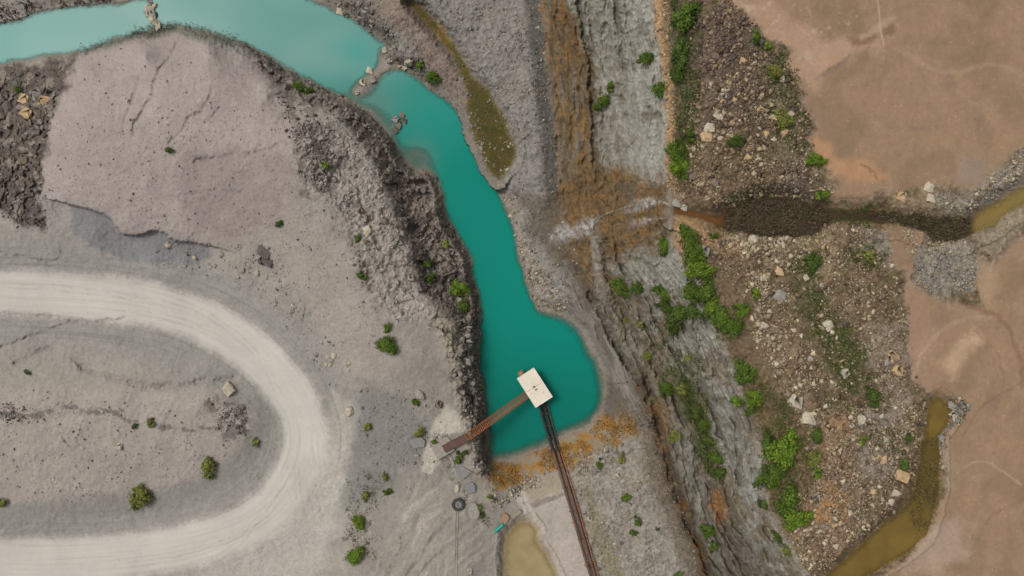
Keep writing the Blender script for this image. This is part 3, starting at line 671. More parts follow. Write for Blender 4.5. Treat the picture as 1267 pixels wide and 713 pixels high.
fc = lambda A: (A[:-1, :-1] + A[1:, :-1] + A[:-1, 1:] + A[1:, 1:]) * .25
region = np.zeros((NY - 1, NX - 1), np.int32)
names = ['ground', 'road', 'cliff', 'mud_flat', 'gravel_bank', 'rocky_slope', 'lake_bed']
region[fc(rubble) > .5] = 5
region[fc(m_bench) > .5] = 4; region[fc(m_lowb) > .5] = 4
region[fc(m_mud) > .5] = 3
region[(fc(m_cliff) > .5)] = 2
region[(fc(m_lbank) > .5)] = 2
region[fc(m_road) > .5] = 1
region[fc(sl_) < -1.5] = 6
idx = np.arange(NX * NY, dtype=np.int64).reshape(NY, NX)
quads = np.stack([idx[:-1, :-1], idx[1:, :-1], idx[1:, 1:], idx[:-1, 1:]], -1).reshape(-1, 4)
LAB = {'ground': 'pale grey and pinkish spoil ground of the quarry floor', 'road': 'pale dusty haul road curving in a hairpin', 'cliff': 'grey and rust stained quarry rock faces above the water',
       'mud_flat': 'smooth dried brown mud flat on the upper level', 'gravel_bank': 'grey gravel bench between lake and rock wall', 'rocky_slope': 'stony brown slope strewn with pale rubble', 'lake_bed': 'silty bed under the turquoise water'}
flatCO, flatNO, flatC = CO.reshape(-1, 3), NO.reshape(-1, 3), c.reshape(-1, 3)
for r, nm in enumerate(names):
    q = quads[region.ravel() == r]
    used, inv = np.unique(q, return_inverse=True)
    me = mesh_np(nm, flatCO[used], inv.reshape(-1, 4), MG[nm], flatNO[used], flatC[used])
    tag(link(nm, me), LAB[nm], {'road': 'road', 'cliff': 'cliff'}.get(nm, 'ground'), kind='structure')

# ------------------------------------------------------------------ water
def water_mat(name, rough=.2, a0=0.0, a1=1.0, spec=.12):
    m, nt, b = new_mat(name); L = nt.links.new
    at_ = N(nt, 'ShaderNodeAttribute', attribute_name='tone'); L(at_.outputs['Color'], b.inputs['Base Color'])
    al = N(nt, 'ShaderNodeAttribute', attribute_name='cover'); L(al.outputs['Fac'], b.inputs['Alpha'])
    b.inputs['Roughness'].default_value = rough; b.inputs['IOR'].default_value = 1.33; b.inputs['Specular IOR Level'].default_value = spec
    geo = N(nt, 'ShaderNodeNewGeometry'); n = N(nt, 'ShaderNodeTexNoise', Scale=1.3, Detail=3.0); L(geo.outputs['Position'], n.inputs['Vector'])
    bp = N(nt, 'ShaderNodeBump', Strength=.03, Distance=.1); L(n.outputs['Fac'], bp.inputs['Height']); L(bp.outputs[0], b.inputs['Normal'])
    return m


def water(name, sd, lvl, tone_fn, label, cat, cover_fn, pad=5.0, step=1.5):
    ok = np.where(sd < pad + 3)
    x0, x1 = gx[ok[1].min()] - 3, gx[ok[1].max()] + 3; y0, y1 = gy[ok[0].min()] - 3, gy[ok[0].max()] + 3
    X, Y = np.meshgrid(np.arange(x0, x1, step, dtype=F), np.arange(y0, y1, step, dtype=F))
    d = samp(sd, X, Y)
    ii = np.arange(X.size).reshape(X.shape)
    q = np.stack([ii[:-1, :-1], ii[1:, :-1], ii[1:, 1:], ii[:-1, 1:]], -1).reshape(-1, 4)
    q = q[(d.ravel()[q] < pad).all(1)]
    used, inv = np.unique(q, return_inverse=True)
    X, Y, d = X.ravel()[used], Y.ravel()[used], d.ravel()[used]
    wx, wy = unproj(X, Y, lvl)
    co = np.stack([wx, wy, np.full(len(wx), lvl)], -1)
    hh, _ = hgts(X, Y)
    me = mesh_np(name, co, inv.reshape(-1, 4), water_mat(name + '_water'), np.tile([0, 0, 1.0], (len(co), 1)), tone_fn(X, Y, d), {'cover': cover_fn(X, Y, d, lvl - hh)})
    return tag(link(name, me), label, cat, kind='structure')


def mix(a, b, t):
    return a * (1 - t[:, None]) + b * t[:, None]


def lake_tone(X, Y, d):
    A = lambda *q: np.array(alb(q))
    n = fbm(X / 60, Y / 60, 91, 3)
    col = np.tile(A(0, 130, 115), (len(X), 1))
    col = mix(col, A(0, 112, 98), ss(380, 540, Y))
    col = mix(col, A(98, 150, 142), ss(165, 60, Y + n * 20 + (X - 480) * .25))
    col = mix(col, A(40, 140, 128), ss(215, 130, Y + n * 15) * ss(60, 140, Y) * .7)
    col = mix(col, A(120, 162, 153), ss(-.5, .8, fbm(X / 110, Y / 60, 95, 2)) * ss(120, 60, Y) * .6)
    col = mix(col, A(104, 160, 152), ss(160, 0, X) * .6)
    mk = np.exp(-((X - 450) / 40) ** 2 - ((Y - 130) / 25) ** 2) + .8 * np.exp(-((X - 515) / 22) ** 2 - ((Y - 195) / 22) ** 2)
    col = mix(col, A(92, 130, 120), np.clip(mk * 1.3, 0, 1) * .8)
    col = mix(col, A(40, 150, 140), np.exp(-((X - 440) / 22) ** 2 - ((Y - 62) / 20) ** 2) * .5)
    col = mix(col, A(70, 108, 88), ss(-12, 0, d) * ss(440, 520, Y) * .7)
    return np.clip(col, .004, .8)


def lake_cover(X, Y, d, dep):
    n = fbm(X / 18, Y / 18, 93, 3)
    soft = ss(360, 440, Y) * ss(640, 690, X) + np.exp(-((X - 515) / 30) ** 2 - ((Y - 195) / 28) ** 2) + ss(505, 540, Y)
    deep = ss(.02, .6 + .75 * np.clip(soft, 0, 1), dep + n * .08)
    return np.clip(.16 + .84 * deep, 0, .995) * ss(-.05, .03, dep)


water('lake', sd_lake, 0.0, lake_tone, 'turquoise milky quarry lake narrowing to a channel', 'lake', lake_cover)


def flat_tone(col, col2, sc=20, seed=96):
    A, B = np.array(alb(col)), np.array(alb(col2))
    return lambda X, Y, d: mix(np.tile(A, (len(X), 1)), B, np.clip(.5 + fbm(X / sc, Y / sc, seed, 3), 0, 1))


def chan_tone(X, Y, d):
    base = flat_tone((126, 104, 54), (112, 92, 48))(X, Y, d)
    return mix(base, np.array(alb((98, 84, 46))), ss(520, 560, Y) * ss(650, 610, Y))


def stream_tone(X, Y, d):
    base = flat_tone((78, 64, 50), (64, 54, 42))(X, Y, d)
    base = mix(base, np.array(alb((124, 82, 46))), ss(905, 880, X))
    return mix(base, np.array(alb((142, 122, 72))), ss(1196, 1212, X))


water('pond', sd_chan, LV_CHAN, chan_tone, 'ochre brown pond channel beside the mud flat', 'pond', lambda X, Y, d, q: np.clip(.35 + ss(0, .5, q) * .55, 0, .9))
water('stream', sd_stream, LV_STREAM, stream_tone, 'dark brown stream crossing the upper level to the rim', 'stream', lambda X, Y, d, q: np.clip(.3 + ss(0, .4, q) * .5, 0, .85))
water('puddle', sd_pud, LV_PUD, flat_tone((170, 152, 114), (156, 138, 100)), 'ochre settling puddle on the lower ground', 'puddle', lambda X, Y, d, q: np.clip(.35 + ss(0, .2, q) * .5, 0, .85))
water('seep', sd_moss, LV_MOSS, flat_tone((96, 84, 40), (74, 76, 36), 12), 'shallow mossy seepage pool beside the lake', 'pool', lambda X, Y, d, q: np.clip(ss(0, .25, q) * .42, 0, .42))

# ------------------------------------------------------------------ stones
def tone_mat(name, rough=.9, bump=.5, scale=5.0, var=.25):
    m, nt, b = new_mat(name); L = nt.links.new
    at_ = N(nt, 'ShaderNodeAttribute', attribute_name='tone'); geo = N(nt, 'ShaderNodeNewGeometry')
    n = N(nt, 'ShaderNodeTexNoise', Scale=scale, Detail=5.0); L(geo.outputs['Position'], n.inputs['Vector'])
    r = N(nt, 'ShaderNodeMapRange'); r.inputs['From Min'].default_value = .3; r.inputs['From Max'].default_value = .7; r.inputs['To Min'].default_value = 1 - var; r.inputs['To Max'].default_value = 1 + var; L(n.outputs['Fac'], r.inputs['Value'])
    vm = N(nt, 'ShaderNodeVectorMath', operation='SCALE'); L(at_.outputs['Color'], vm.inputs[0]); L(r.outputs[0], vm.inputs['Scale']); L(vm.outputs[0], b.inputs['Base Color'])
    b.inputs['Roughness'].default_value = rough; b.inputs['Specular IOR Level'].default_value = .2
    bp = N(nt, 'ShaderNodeBump', Strength=bump, Distance=.15); L(n.outputs['Fac'], bp.inputs['Height']); L(bp.outputs[0], b.inputs['Normal'])
    return m


def flat_mat(name, col, rough=.8, bump=.3, scale=6.0, var=.25, col2=None, metal=0.0):
    m, nt, b = new_mat(name); L = nt.links.new
    tc = N(nt, 'ShaderNodeTexCoord'); n = N(nt, 'ShaderNodeTexNoise', Scale=scale, Detail=6.0, Roughness=.6); L(tc.outputs['Object'], n.inputs['Vector'])
    cr = N(nt, 'ShaderNodeValToRGB'); a = np.array(alb(col)); q = np.array(alb(col2)) if col2 is not None else a * (1 + var)
    cr.color_ramp.elements[0].position = .35; cr.color_ramp.elements[1].position = .65
    cr.color_ramp.elements[0].color = (*(a * (1 - var * .6)), 1); cr.color_ramp.elements[1].color = (*q, 1)
    L(n.outputs['Fac'], cr.inputs['Fac']); L(cr.outputs['Color'], b.inputs['Base Color'])
    b.inputs['Roughness'].default_value = rough; b.inputs['Metallic'].default_value = metal; b.inputs['Specular IOR Level'].default_value = .3
    bp = N(nt, 'ShaderNodeBump', Strength=bump, Distance=.05); L(n.outputs['Fac'], bp.inputs['Height']); L(bp.outputs[0], b.inputs['Normal'])
    return m


def stone_template(seed, n=13, flat=.7, bevel=False):
    r = random.Random(seed); bm = bmesh.new()
    for _ in range(n):
        v = Vector((r.uniform(-1, 1), r.uniform(-1, 1), r.uniform(-1, 1)))
        v = v / max(abs(v.x), abs(v.y), abs(v.z)) ** .6
        v = Vector((v.x * .62, v.y * .5, v.z * .5 * flat)); bm.verts.new(v)
    res = bmesh.ops.convex_hull(bm, input=bm.verts)
    bmesh.ops.delete(bm, geom=[g for g in bm.verts if not g.link_faces], context='VERTS')
    if bevel:
        bmesh.ops.bevel(bm, geom=bm.edges[:], offset=.05, segments=1, affect='EDGES', clamp_overlap=True)
    bmesh.ops.triangulate(bm, faces=bm.faces[:])
    bm.verts.ensure_lookup_table()
    co = np.array([v.co[:] for v in bm.verts], F); fa = np.array([[v.index for v in f.verts] for f in bm.faces], np.int32)
    bm.free()
    return co, fa


TPL = [stone_template(100 + k, 9 + k % 4, random.Random(k).uniform(.55, .95)) for k in range(14)]
MSTONE = tone_mat('broken_stone')


def rot_mats(n, tilt=.5):
    z = rng.random(n) * 2 * np.pi; a = rng.normal(0, tilt, n); b = rng.normal(0, tilt, n)
    cz, sz, ca, sa, cb, sb = np.cos(z), np.sin(z), np.cos(a), np.sin(a), np.cos(b), np.sin(b)
    O, I = np.zeros(n), np.ones(n)
    Rz = np.stack([cz, -sz, O, sz, cz, O, O, O, I], -1).reshape(n, 3, 3); Rx = np.stack([I, O, O, O, ca, -sa, O, sa, ca], -1).reshape(n, 3, 3); Ry = np.stack([cb, O, sb, O, I, O, -sb, O, cb], -1).reshape(n, 3, 3)
    return Rz @ Rx @ Ry


def in_poly(pts, n, pw=1.0, warp=6):
    P = np.array(pts, float); lo, hi = P.min(0), P.max(0); X = []; Y = []; got = 0
    sd = SD(pts)
    while got < n:
        x = rng.uniform(lo[0] - 4, hi[0] + 4, n * 3); y = rng.uniform(lo[1] - 4, hi[1] + 4, n * 3)
        d = samp(sd, x + warp * fbm(x / 20, y / 20, 111, 2), y + warp * fbm(x / 20 + 9, y / 20, 112, 2))
        clump = .12 + 1.1 * np.clip(1.3 * fbm(x / 24, y / 24, 115, 3) + .42, 0, 1)
        ok = (d < rng.normal(0, 2.5, len(d))) & (rng.random(len(d)) < clump); X.append(x[ok]); Y.append(y[ok]); got += ok.sum()
    return np.concatenate(X)[:n], np.concatenate(Y)[:n]


def scatter(name, label, cat, batches):
    cos, fas, tns = [], [], []; off = 0
    for pts, n, smin, smax, cols in batches:
        n = int(n * 1.35); smax *= .85
        X, Y = in_poly(pts, n)
        keepm = (samp(sd_lake, X, Y) > -1) & (samp(sd_stream, X, Y) > -2) & (samp(sd_chan, X, Y) > 0) & (samp(sd_pud, X, Y) > 0)
        X, Y = X[keepm], Y[keepm]; n = len(X)
        size = np.clip(smin * .72 * (1 - rng.random(n)) ** (-1 / 2.5), smin, smax)
        hh, _ = hgts(X, Y); z = hh + size * .08
        wx, wy = unproj(X, Y, hh)
        R = rot_mats(n, .35)
        tp = rng.integers(0, len(TPL), n)
        pal = np.array([alb(q) for q in cols]); tone = pal[rng.integers(0, len(pal), n)] * rng.uniform(.75, 1.2, (n, 1))
        for k in range(len(TPL)):
            s_ = np.where(tp == k)[0]
            if not len(s_): continue
            co, fa = TPL[k]
            P = np.einsum('nij,vj->nvi', R[s_], co) * size[s_][:, None, None] * np.array([1, 1, .8])
            P += np.stack([wx[s_], wy[s_], z[s_]], -1)[:, None, :]
            cos.append(P.reshape(-1, 3)); fas.append((fa[None] + (np.arange(len(s_)) * len(co))[:, None, None] + off).reshape(-1, 3))
            tns.append(np.repeat(tone[s_], len(co), 0)); off += len(s_) * len(co)
    me = mesh_np(name, np.concatenate(cos), np.concatenate(fas), MSTONE, None, np.clip(np.concatenate(tns), .005, .8))
    return tag(link(name, me), label, cat, kind='stuff')


PALE = [(174, 158, 130), (158, 142, 117), (188, 174, 146), (142, 126, 102), (118, 100, 80)]
BROWN = [(118, 99, 80), (102, 85, 68), (140, 118, 94), (90, 75, 60), (156, 136, 108)]
DARKB = [(98, 84, 78), (112, 98, 90), (84, 72, 66), (130, 114, 102)]
GREY = [(140, 135, 127), (126, 121, 113), (154, 148, 138), (112, 107, 100)]
DARK = [(92, 84, 78), (108, 100, 94), (78, 70, 66), (128, 118, 110)]
TAN = [(180, 150, 112), (166, 134, 98), (150, 126, 98), (190, 166, 132)]
R_TOP = [(850, 0), (900, 0), (930, 24), (945, 50), (960, 90), (940, 140), (905, 160), (865, 160), (858, 90)]
R_UP = [(850, 130), (945, 60), (979, 88), (997, 130), (1005, 170), (1000, 200), (1030, 225), (1020, 250), (950, 240), (900, 255), (850, 250), (835, 225), (850, 180)]
R_MID = [(850, 285), (900, 288), (970, 296), (1030, 275), (1090, 282), (1098, 320), (1120, 370), (1124, 470), (1145, 500), (1138, 560), (1130, 600), (1095, 640), (1045, 690), (1015, 712), (985, 700), (965, 640), (1000, 600), (1000, 540), (955, 450), (925, 380), (880, 315)]
R_LOW = [(1000, 510), (1060, 490), (1140, 520), (1135, 590), (1080, 655), (1010, 712), (985, 700), (975, 650), (1010, 600)]
scatter('rubble', 'brown and pale broken rubble strewn over the upper right slope', 'rubble',
        [(R_TOP, 3600, .22, .9, DARKB + BROWN), (R_UP, 4200, .22, 1.1, BROWN + PALE[:2]), (R_MID, 8000, .2, 1.0, PALE + BROWN[:3]), (R_LOW, 3200, .2, .9, PALE + BROWN + TAN[:1]),
         ([(925, 335), (955, 340), (960, 430), (990, 470), (1000, 530), (960, 470), (935, 420)], 700, .25, 1.2, PALE),
         ([(892, 285), (1000, 296), (1010, 320), (940, 325), (900, 310)], 800, .25, 1.1, PALE), ([(822, 5), (832, 100), (838, 235), (826, 235), (824, 120), (812, 20)], 800, .2, .8, TAN),
         ([(850, 285), (890, 318), (882, 372), (862, 345)], 350, .2, .8, BROWN), (PEB, 900, .2, .7, GREY + PALE[:2]), ([(1160, 242), (1203, 240), (1236, 212), (1290, 172), (1290, 205), (1250, 232), (1200, 262), (1165, 258)], 1000, .2, .8, GREY + PALE),
         ([(1110, 282), (1150, 290), (1196, 300), (1180, 310), (1130, 315)], 300, .2, .7, PALE), ([(1186, 492), (1198, 508), (1166, 545), (1172, 590), (1162, 575), (1160, 540), (1174, 525)], 350, .25, 1.1, PALE + GREY)])
scatter('gravel', 'grey gravel and broken stone on the benches below the wall', 'gravel',
        [(BENCH, 5200, .16, .7, GREY + [(120, 112, 102)]), (LOWB, 3600, .16, .8, GREY + PALE[:2]), ([(612, 225), (640, 250), (655, 300), (680, 350), (708, 385), (684, 386), (664, 380), (650, 340), (640, 300), (626, 255)], 900, .2, .8, PALE + GREY),
         ([(400, 0), (455, 0), (490, 50), (540, 105), (503, 88), (477, 70), (470, 45), (440, 24)], 900, .2, 1.0, DARK + GREY), ([(640, 40), (672, 40), (690, 240), (700, 280), (680, 250), (660, 120)], 700, .16, .5, DARK),
         ([(575, 150), (600, 130), (635, 180), (615, 220)], 160, .2, .7, PALE), ([(608, 620), (640, 604), (664, 590), (668, 594), (642, 610), (614, 628)], 150, .3, 1.0, GREY + PALE[:3]), ([(560, 10), (668, 0), (680, 160), (640, 180), (600, 110)], 700, .16, .6, PALE[:3] + GREY), ([(600, 600), (640, 590), (700, 575), (760, 550), (770, 580), (700, 590), (650, 610), (610, 620)], 450, .2, .9, GREY + PALE[:2])])
scatter('scree', 'dark broken scree on the left bank and spoil heap', 'scree',
        [(LROCK, 2600, .22, 1.1, DARK + GREY[:1]), (LBANK, 3600, .22, 1.0, DARK + [(134, 122, 112)]), ([(340, 100), (420, 150), (425, 220), (395, 240), (370, 200)], 900, .18, .8, DARK), (LEDGE, 1100, .18, .75, GREY + [(160, 150, 140)]),
         (PILE, 1500, .12, .5, DARK + GREY[:2]), ([(330, 270), (440, 240), (470, 330), (480, 420), (430, 440), (360, 330)], 500, .12, .5, DARK + GREY), ([(0, 480), (270, 480), (320, 520), (260, 590), (180, 615), (0, 625)], 700, .14, .5, DARK + GREY), ([(190, 300), (330, 300), (400, 380), (430, 480), (400, 480), (370, 420), (300, 350), (180, 325)], 600, .16, .8, GREY + PALE[:1]),
         ([(0, 500), (45, 505), (40, 522), (0, 522)], 160, .18, .6, DARK), ([(260, 495), (305, 505), (305, 540), (275, 530)], 220, .18, .6, DARK), ([(440, 480), (540, 480), (560, 560), (520, 600), (450, 640)], 600, .15, .7, GREY), ([(566, 400), (590, 400), (602, 580), (590, 570), (572, 470)], 700, .35, 1.5, GREY + [(152, 143, 128), (108, 100, 94)]),
         ([(0, 30), (50, 14), (140, 3), (150, -5), (0, 5)], 350, .2, .8, DARK)])

# individual boulders -------------------------------------------------
BT = []
for k in range(8):
    co, fa = stone_template(300 + k, 26 + 2 * k, .75 + .03 * k, True); co = co + np.random.default_rng(k).normal(0, .018, co.shape).astype(F); BT.append((co, fa))
MSETS = {'pale': flat_mat('pale_limestone', (176, 164, 144), .9, .5, 3, .22), 'grey': flat_mat('grey_stone', (146, 140, 132), .9, .5, 3, .22), 'brown': flat_mat('brown_stone', (122, 106, 92), .9, .5, 3, .25),
         'dark': flat_mat('dark_stone', (98, 90, 84), .9, .5, 3, .25), 'tan': flat_mat('tan_stone', (182, 154, 118), .9, .5, 3, .2), 'white': flat_mat('white_stone', (178, 168, 146), .9, .7, 4, .3)}
BMESH = []
for k, (co, fa) in enumerate(BT):
    me = mesh_np('boulder', co, fa, MSETS['grey']); BMESH.append(me)


def boulder(px, py, r, mat, label, group=None, name='boulder', flat=.8, rz=None, stretch=1.0, up=.02):
    o = link(name, BMESH[random.randrange(8)]); o.material_slots[0].link = 'OBJECT'; o.material_slots[0].material = MSETS[mat]
    d = 2 * r * S; o.location = at(px, py, d * up * .8)
    if hgt(px, py) < 0: 
        p = unproj(px, py, 0); o.location = (p[0], p[1], .05 * d)
    o.rotation_euler = (random.uniform(-.15, .15), random.uniform(-.15, .15), random.uniform(0, 6.3) if rz is None else rz)
    o.scale = (d * stretch, d, d * flat); tag(o, label, 'boulder', group)
    return o


NAMED = [
    (283, 481, 8, 'pale', 'large pale boulder on the grey ground inside the road hairpin', .9, .9), (147, 552, 5, 'pale', 'pinkish pale boulder lying on the spoil slope inside the hairpin', .8, .5),
    (326, 311, 9, 'dark', 'dark flat slab, upper one of the leaning pair on the spoil slope', .35, .5), (329, 322, 9, 'dark', 'dark flat slab, lower one of the leaning pair on the spoil slope', .35, .3),
    (454, 287, 7, 'white', 'pale square block in the dark hollow on the left ledge', .8, 1.2), (30, 123, 8, 'tan', 'tan flat slab, upper left of the blocks at the left edge', .5, .4), (55, 126, 8, 'tan', 'tan flat slab, right of the blocks at the left edge', .5, .2),
    (33, 140, 8, 'tan', 'tan square slab, lowest of the blocks at the left edge', .6, .6), (45, 117, 8, 'grey', 'grey angular block between the tan slabs at the left edge', .7, .8), (10, 133, 7, 'dark', 'dark block at the far left edge beside the tan slabs', .7, 1.0),
    (433, 509, 6, 'pale', 'pale boulder beside the outer edge of the road bend', .8, 1.3), (579, 448, 5, 'grey', 'rounded grey boulder on the rim above the narrow lake', .9, .4), (571, 486, 4, 'grey', 'grey boulder on the rim north of the gangway', .9, .4),
    (569, 371, 3, 'white', 'small white stone by the bushes above the water', .8, .4), (520, 488, 6, 'grey', 'grey boulder uphill of the dark shelf', .9, .4), (543, 500, 5, 'brown', 'brown boulder uphill of the white sand patch', .9, .4),
    (505, 77, 6, 'pale', 'pale boulder at the root of the stone spit', .8, .4), (498, 60, 5, 'grey', 'grey boulder above the root of the stone spit', .8, .2), (449, 103, 5, 'white', 'largest white stone on the tip of the spit', .7, .2),
    (458, 88, 5, 'white', 'white stone midway along the spit', .7, .4), (461, 98, 5, 'grey', 'grey stone midway along the spit', .7, 1.2), (442, 115, 3, 'white', 'outermost small stone off the tip of the spit', .7, 1.2), (476, 62, 4, 'white', 'white stone at the waterline above the spit', .8, 1.4),
    (483, 75, 4, 'white', 'white stone where the spit meets the bank', .8, 1.4), (421, 15, 5, 'pale', 'pale stone at the waterline of the upper lake', .7, .4),
    (1001, 518, 8, 'white', 'striped white boulder at the top of the brown bushy patch', .8, .3), (984, 497, 8, 'pale', 'largest pale boulder on the right rubble slope', .8, .3), (1115, 589, 7, 'tan', 'tan boulder on the bank of the ochre pond', .8, .4),
    (1108, 611, 5, 'pale', 'pale boulder below the tan boulder by the ochre pond', .8, .4), (1067, 518, 6, 'pale', 'pale flat boulder between rubble and grey gravel', .6, 2.8), (1104, 441, 6, 'tan', 'tan boulder, upper one at the edge of the mud flat', .8, .9),
    (1110, 459, 6, 'tan', 'tan boulder, lower one at the edge of the mud flat', .8, .3), (966, 366, 7, 'grey', 'grey flat boulder on the rubble below the stream', .6, .4), (933, 297, 6, 'white', 'white boulder on the lower bank of the stream', .8, .4),
    (964, 336, 5, 'tan', 'tan boulder on the rubble below the stream', .8, .4), (945, 404, 5, 'pale', 'pale boulder at the edge of the brown soil', .8, .4), (889, 142, 6, 'white', 'white slab on the upper rubble', .6, .5), (878, 158, 6, 'white', 'white square slab beside the rim bushes', .6, .1),
    (873, 170, 6, 'tan', 'tan block below the white square slab', .8, .1), (919, 76, 4, 'tan', 'tan stone on the dark upper rubble', .8, .4), (846, 257, 4, 'white', 'white stone in the stream mouth above the falls', .8, .4), (837, 252, 5, 'grey', 'grey boulder beside the stream mouth', .8, .4),
    (872, 311, 6, 'grey', 'grey boulder below the orange soil', .8, .4), (1150, 233, 6, 'white', 'white boulder on the stone ridge at the mud flat', .6, .6), (1152, 246, 5, 'pale', 'pale boulder on the ridge beside the dark stream', .7, .4),
    (1114, 243, 6, 'tan', 'orange tan boulder at the edge of the dark stream', .8, .4), (1178, 502, 5, 'grey', 'grey boulder at the head of the ochre pond', .8, .4), (1181, 515, 5, 'white', 'white flat boulder at the head of the ochre pond', .5, .9), (1025, 403, 6, 'white', 'white angular boulder on the green rubble', .8, 1.0),
    (1045, 462, 5, 'pale', 'pale boulder on the green rubble near the flat', .8, 1.0), (730, 642, 4, 'pale', 'pale square stone beside the pipelines', .8, .1), (581, 707, 4, 'white', 'white stone on the lower track', .8, 1.4), (632, 267, 3, 'white', 'white flat stone on the gravel at the lake edge', .6, .2),
    (489, 148, 5, 'grey', 'pale grey rock standing highest on the islet in the lake', 1.0, .5), (497, 143, 4, 'brown', 'brown rock at the upper end of the islet in the lake', .7, .5), (500, 150, 4, 'dark', 'dark rock at the right of the islet in the lake', .6, .3), (494, 156, 4, 'brown', 'brown rock in the middle of the islet in the lake', .6, 1.0), (489, 162, 4, 'dark', 'dark low rock at the lower end of the islet in the lake', .5, .9)]
for px, py, r, mt, lb, fl, rz in NAMED:
    boulder(px, py, r * .8, mt, lb, None, 'boulder', fl, -rz)
# the stepping line of white stones across the upper channel
for k, (px, py, r) in enumerate([(182, 10, 3), (187, 13, 4), (190, 18, 4), (184, 19, 3), (189, 25, 4), (194, 29, 4), (186, 4, 3), (196, 34, 4), (192, 8, 3), (181, 15, 2.5), (185, -3, 3)]):
    boulder(px, py, r, random.choice(['white', 'pale', 'grey']), 'pale stone in the line of stones across the upper channel', 'stones across the upper channel', 'stone')
ZONES = [(R_MID, 44, 1.6, 3.4, ['pale', 'grey', 'tan', 'brown'], 'pale angular stone among the rubble between the stream and the ochre pond', 'pale stones on the right rubble slope'),
         (R_LOW, 26, 2.0, 3.6, ['pale', 'tan', 'brown'], 'angular stone among the rubble beside the ochre pond', 'stones beside the ochre pond'),
         (R_UP, 34, 1.8, 3.6, ['pale', 'tan', 'brown'], 'angular stone among the rubble above the stream', 'stones above the stream'),
         (R_TOP, 22, 1.8, 3.2, ['brown', 'tan', 'dark'], 'brown stone on the dark rubble beside the rim bushes', 'stones on the dark upper rubble'),
         ([(-10, 90), (80, 80), (60, 140), (54, 200), (0, 240)], 22, 2.5, 5, ['dark', 'brown', 'dark'], 'dark block in the rock pile at the left edge', 'dark blocks in the left rock pile'),
         ([(525, 250), (549, 270), (582, 335), (590, 400), (560, 390), (535, 330)], 16, 2, 3.6, ['dark', 'grey', 'brown'], 'dark stone on the bank above the narrow lake', 'stones on the left bank'),
         ([(190, 300), (280, 318), (340, 345), (330, 355), (250, 325), (190, 312)], 16, 1.5, 3.5, ['grey', 'pale'], 'grey stone on the bank above the upper road', 'stones above the upper road'),
         ([(345, 365), (390, 390), (400, 415), (360, 385)], 10, 1.5, 3.0, ['grey', 'pale'], 'pale stone in the patch outside the road bend', 'stones outside the road bend'),
         ([(395, 425), (432, 440), (440, 470), (405, 455)], 9, 1.5, 3.2, ['pale', 'grey'], 'pale stone on the slope foot beside the road bend', 'stones beside the road bend'),
         ([(700, 560), (770, 560), (790, 620), (760, 640), (730, 590)], 16, 1.8, 3.4, ['grey', 'pale'], 'grey stone on the gravel beside the rusty bank', 'stones near the rusty bank'),
         ([(440, 255), (490, 270), (520, 345), (530, 390), (470, 380), (455, 330)], 18, 1.8, 3.6, ['grey', 'brown'], 'grey stone on the broken ledge above the lake', 'stones on the broken ledge'),
         ([(585, 160), (632, 175), (620, 215), (600, 200)], 12, 1.2, 2.2, ['pale', 'white'], 'small pale stone in the mossy seepage pool', 'stones in the seepage pool'),
         ([(455, 20), (475, 55), (500, 80), (530, 104), (505, 88), (478, 62)], 14, 1.6, 3.4, ['grey', 'white', 'brown'], 'stone on the shore of the upper lake', 'stones on the upper shore')]
for pts, n, r0, r1, mts, lb, gr in ZONES:
    X, Y = in_poly(pts, n, warp=2)
    for x, y in zip(X, Y):
        if samp(sd_lake, np.array([x]), np.array([y]))[0] < 1 or samp(sd_chan, np.array([x]), np.array([y]))[0] < 2 or samp(sd_stream, np.array([x]), np.array([y]))[0] < 1: continue
        boulder(float(x), float(y), r0 + (r1 - r0) * random.random() ** 2, random.choice(mts), lb, gr, 'stone')

# ------------------------------------------------------------------ bushes
def leaf_cloud(seed, n=2300, clumps=26, tall=.6, leaf=.062):
    r = np.random.default_rng(seed)
    a = r.random(clumps) * 2 * np.pi; q = r.random(clumps) ** .6 * (.62 + .42 * np.cos(a * r.integers(2, 4) + r.random() * 6) * r.random(clumps))
    q = np.clip(q, 0, 1)
    cc = np.stack([np.cos(a) * q * r.uniform(.75, 1.1), np.sin(a) * q, tall * (1 - q ** 2) * r.uniform(.45, 1, clumps) + .1], -1)
    cr = r.uniform(.10, .30, clumps); cb = r.uniform(.6, 1.3, clumps)
    k = r.integers(0, clumps, n)
    dvec = r.normal(0, 1, (n, 3)); dvec /= np.linalg.norm(dvec, axis=1, keepdims=True)
    p = cc[k] + dvec * (cr[k] * (.2 + 1.25 * r.random(n)))[:, None] * np.array([1, 1, .8])
    p[:, 2] = np.maximum(p[:, 2], .02)
    nrm = dvec + np.array([0, 0, .9]) + r.normal(0, .5, (n, 3)); nrm /= np.linalg.norm(nrm, axis=1, keepdims=True)
    t = np.cross(nrm, r.normal(0, 1, (n, 3))); t /= np.linalg.norm(t, axis=1, keepdims=True); b = np.cross(nrm, t)
    s = (leaf * r.uniform(.6, 1.5, n))[:, None]
    quad = np.stack([p - t * s, p + b * s * .55, p + t * s, p - b * s * .55], 1).reshape(-1, 3)
    fa = np.arange(n * 4).reshape(-1, 4)
    br = cb[k] * r.uniform(.7, 1.3, n) * (.30 + .95 * np.clip(p[:, 2] / tall, 0, 1))  # self-shade of the bush put into the tint, inner and lower leaves darker
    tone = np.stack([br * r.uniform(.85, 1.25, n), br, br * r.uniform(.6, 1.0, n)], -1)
    return quad, fa, np.repeat(tone, 4, 0)


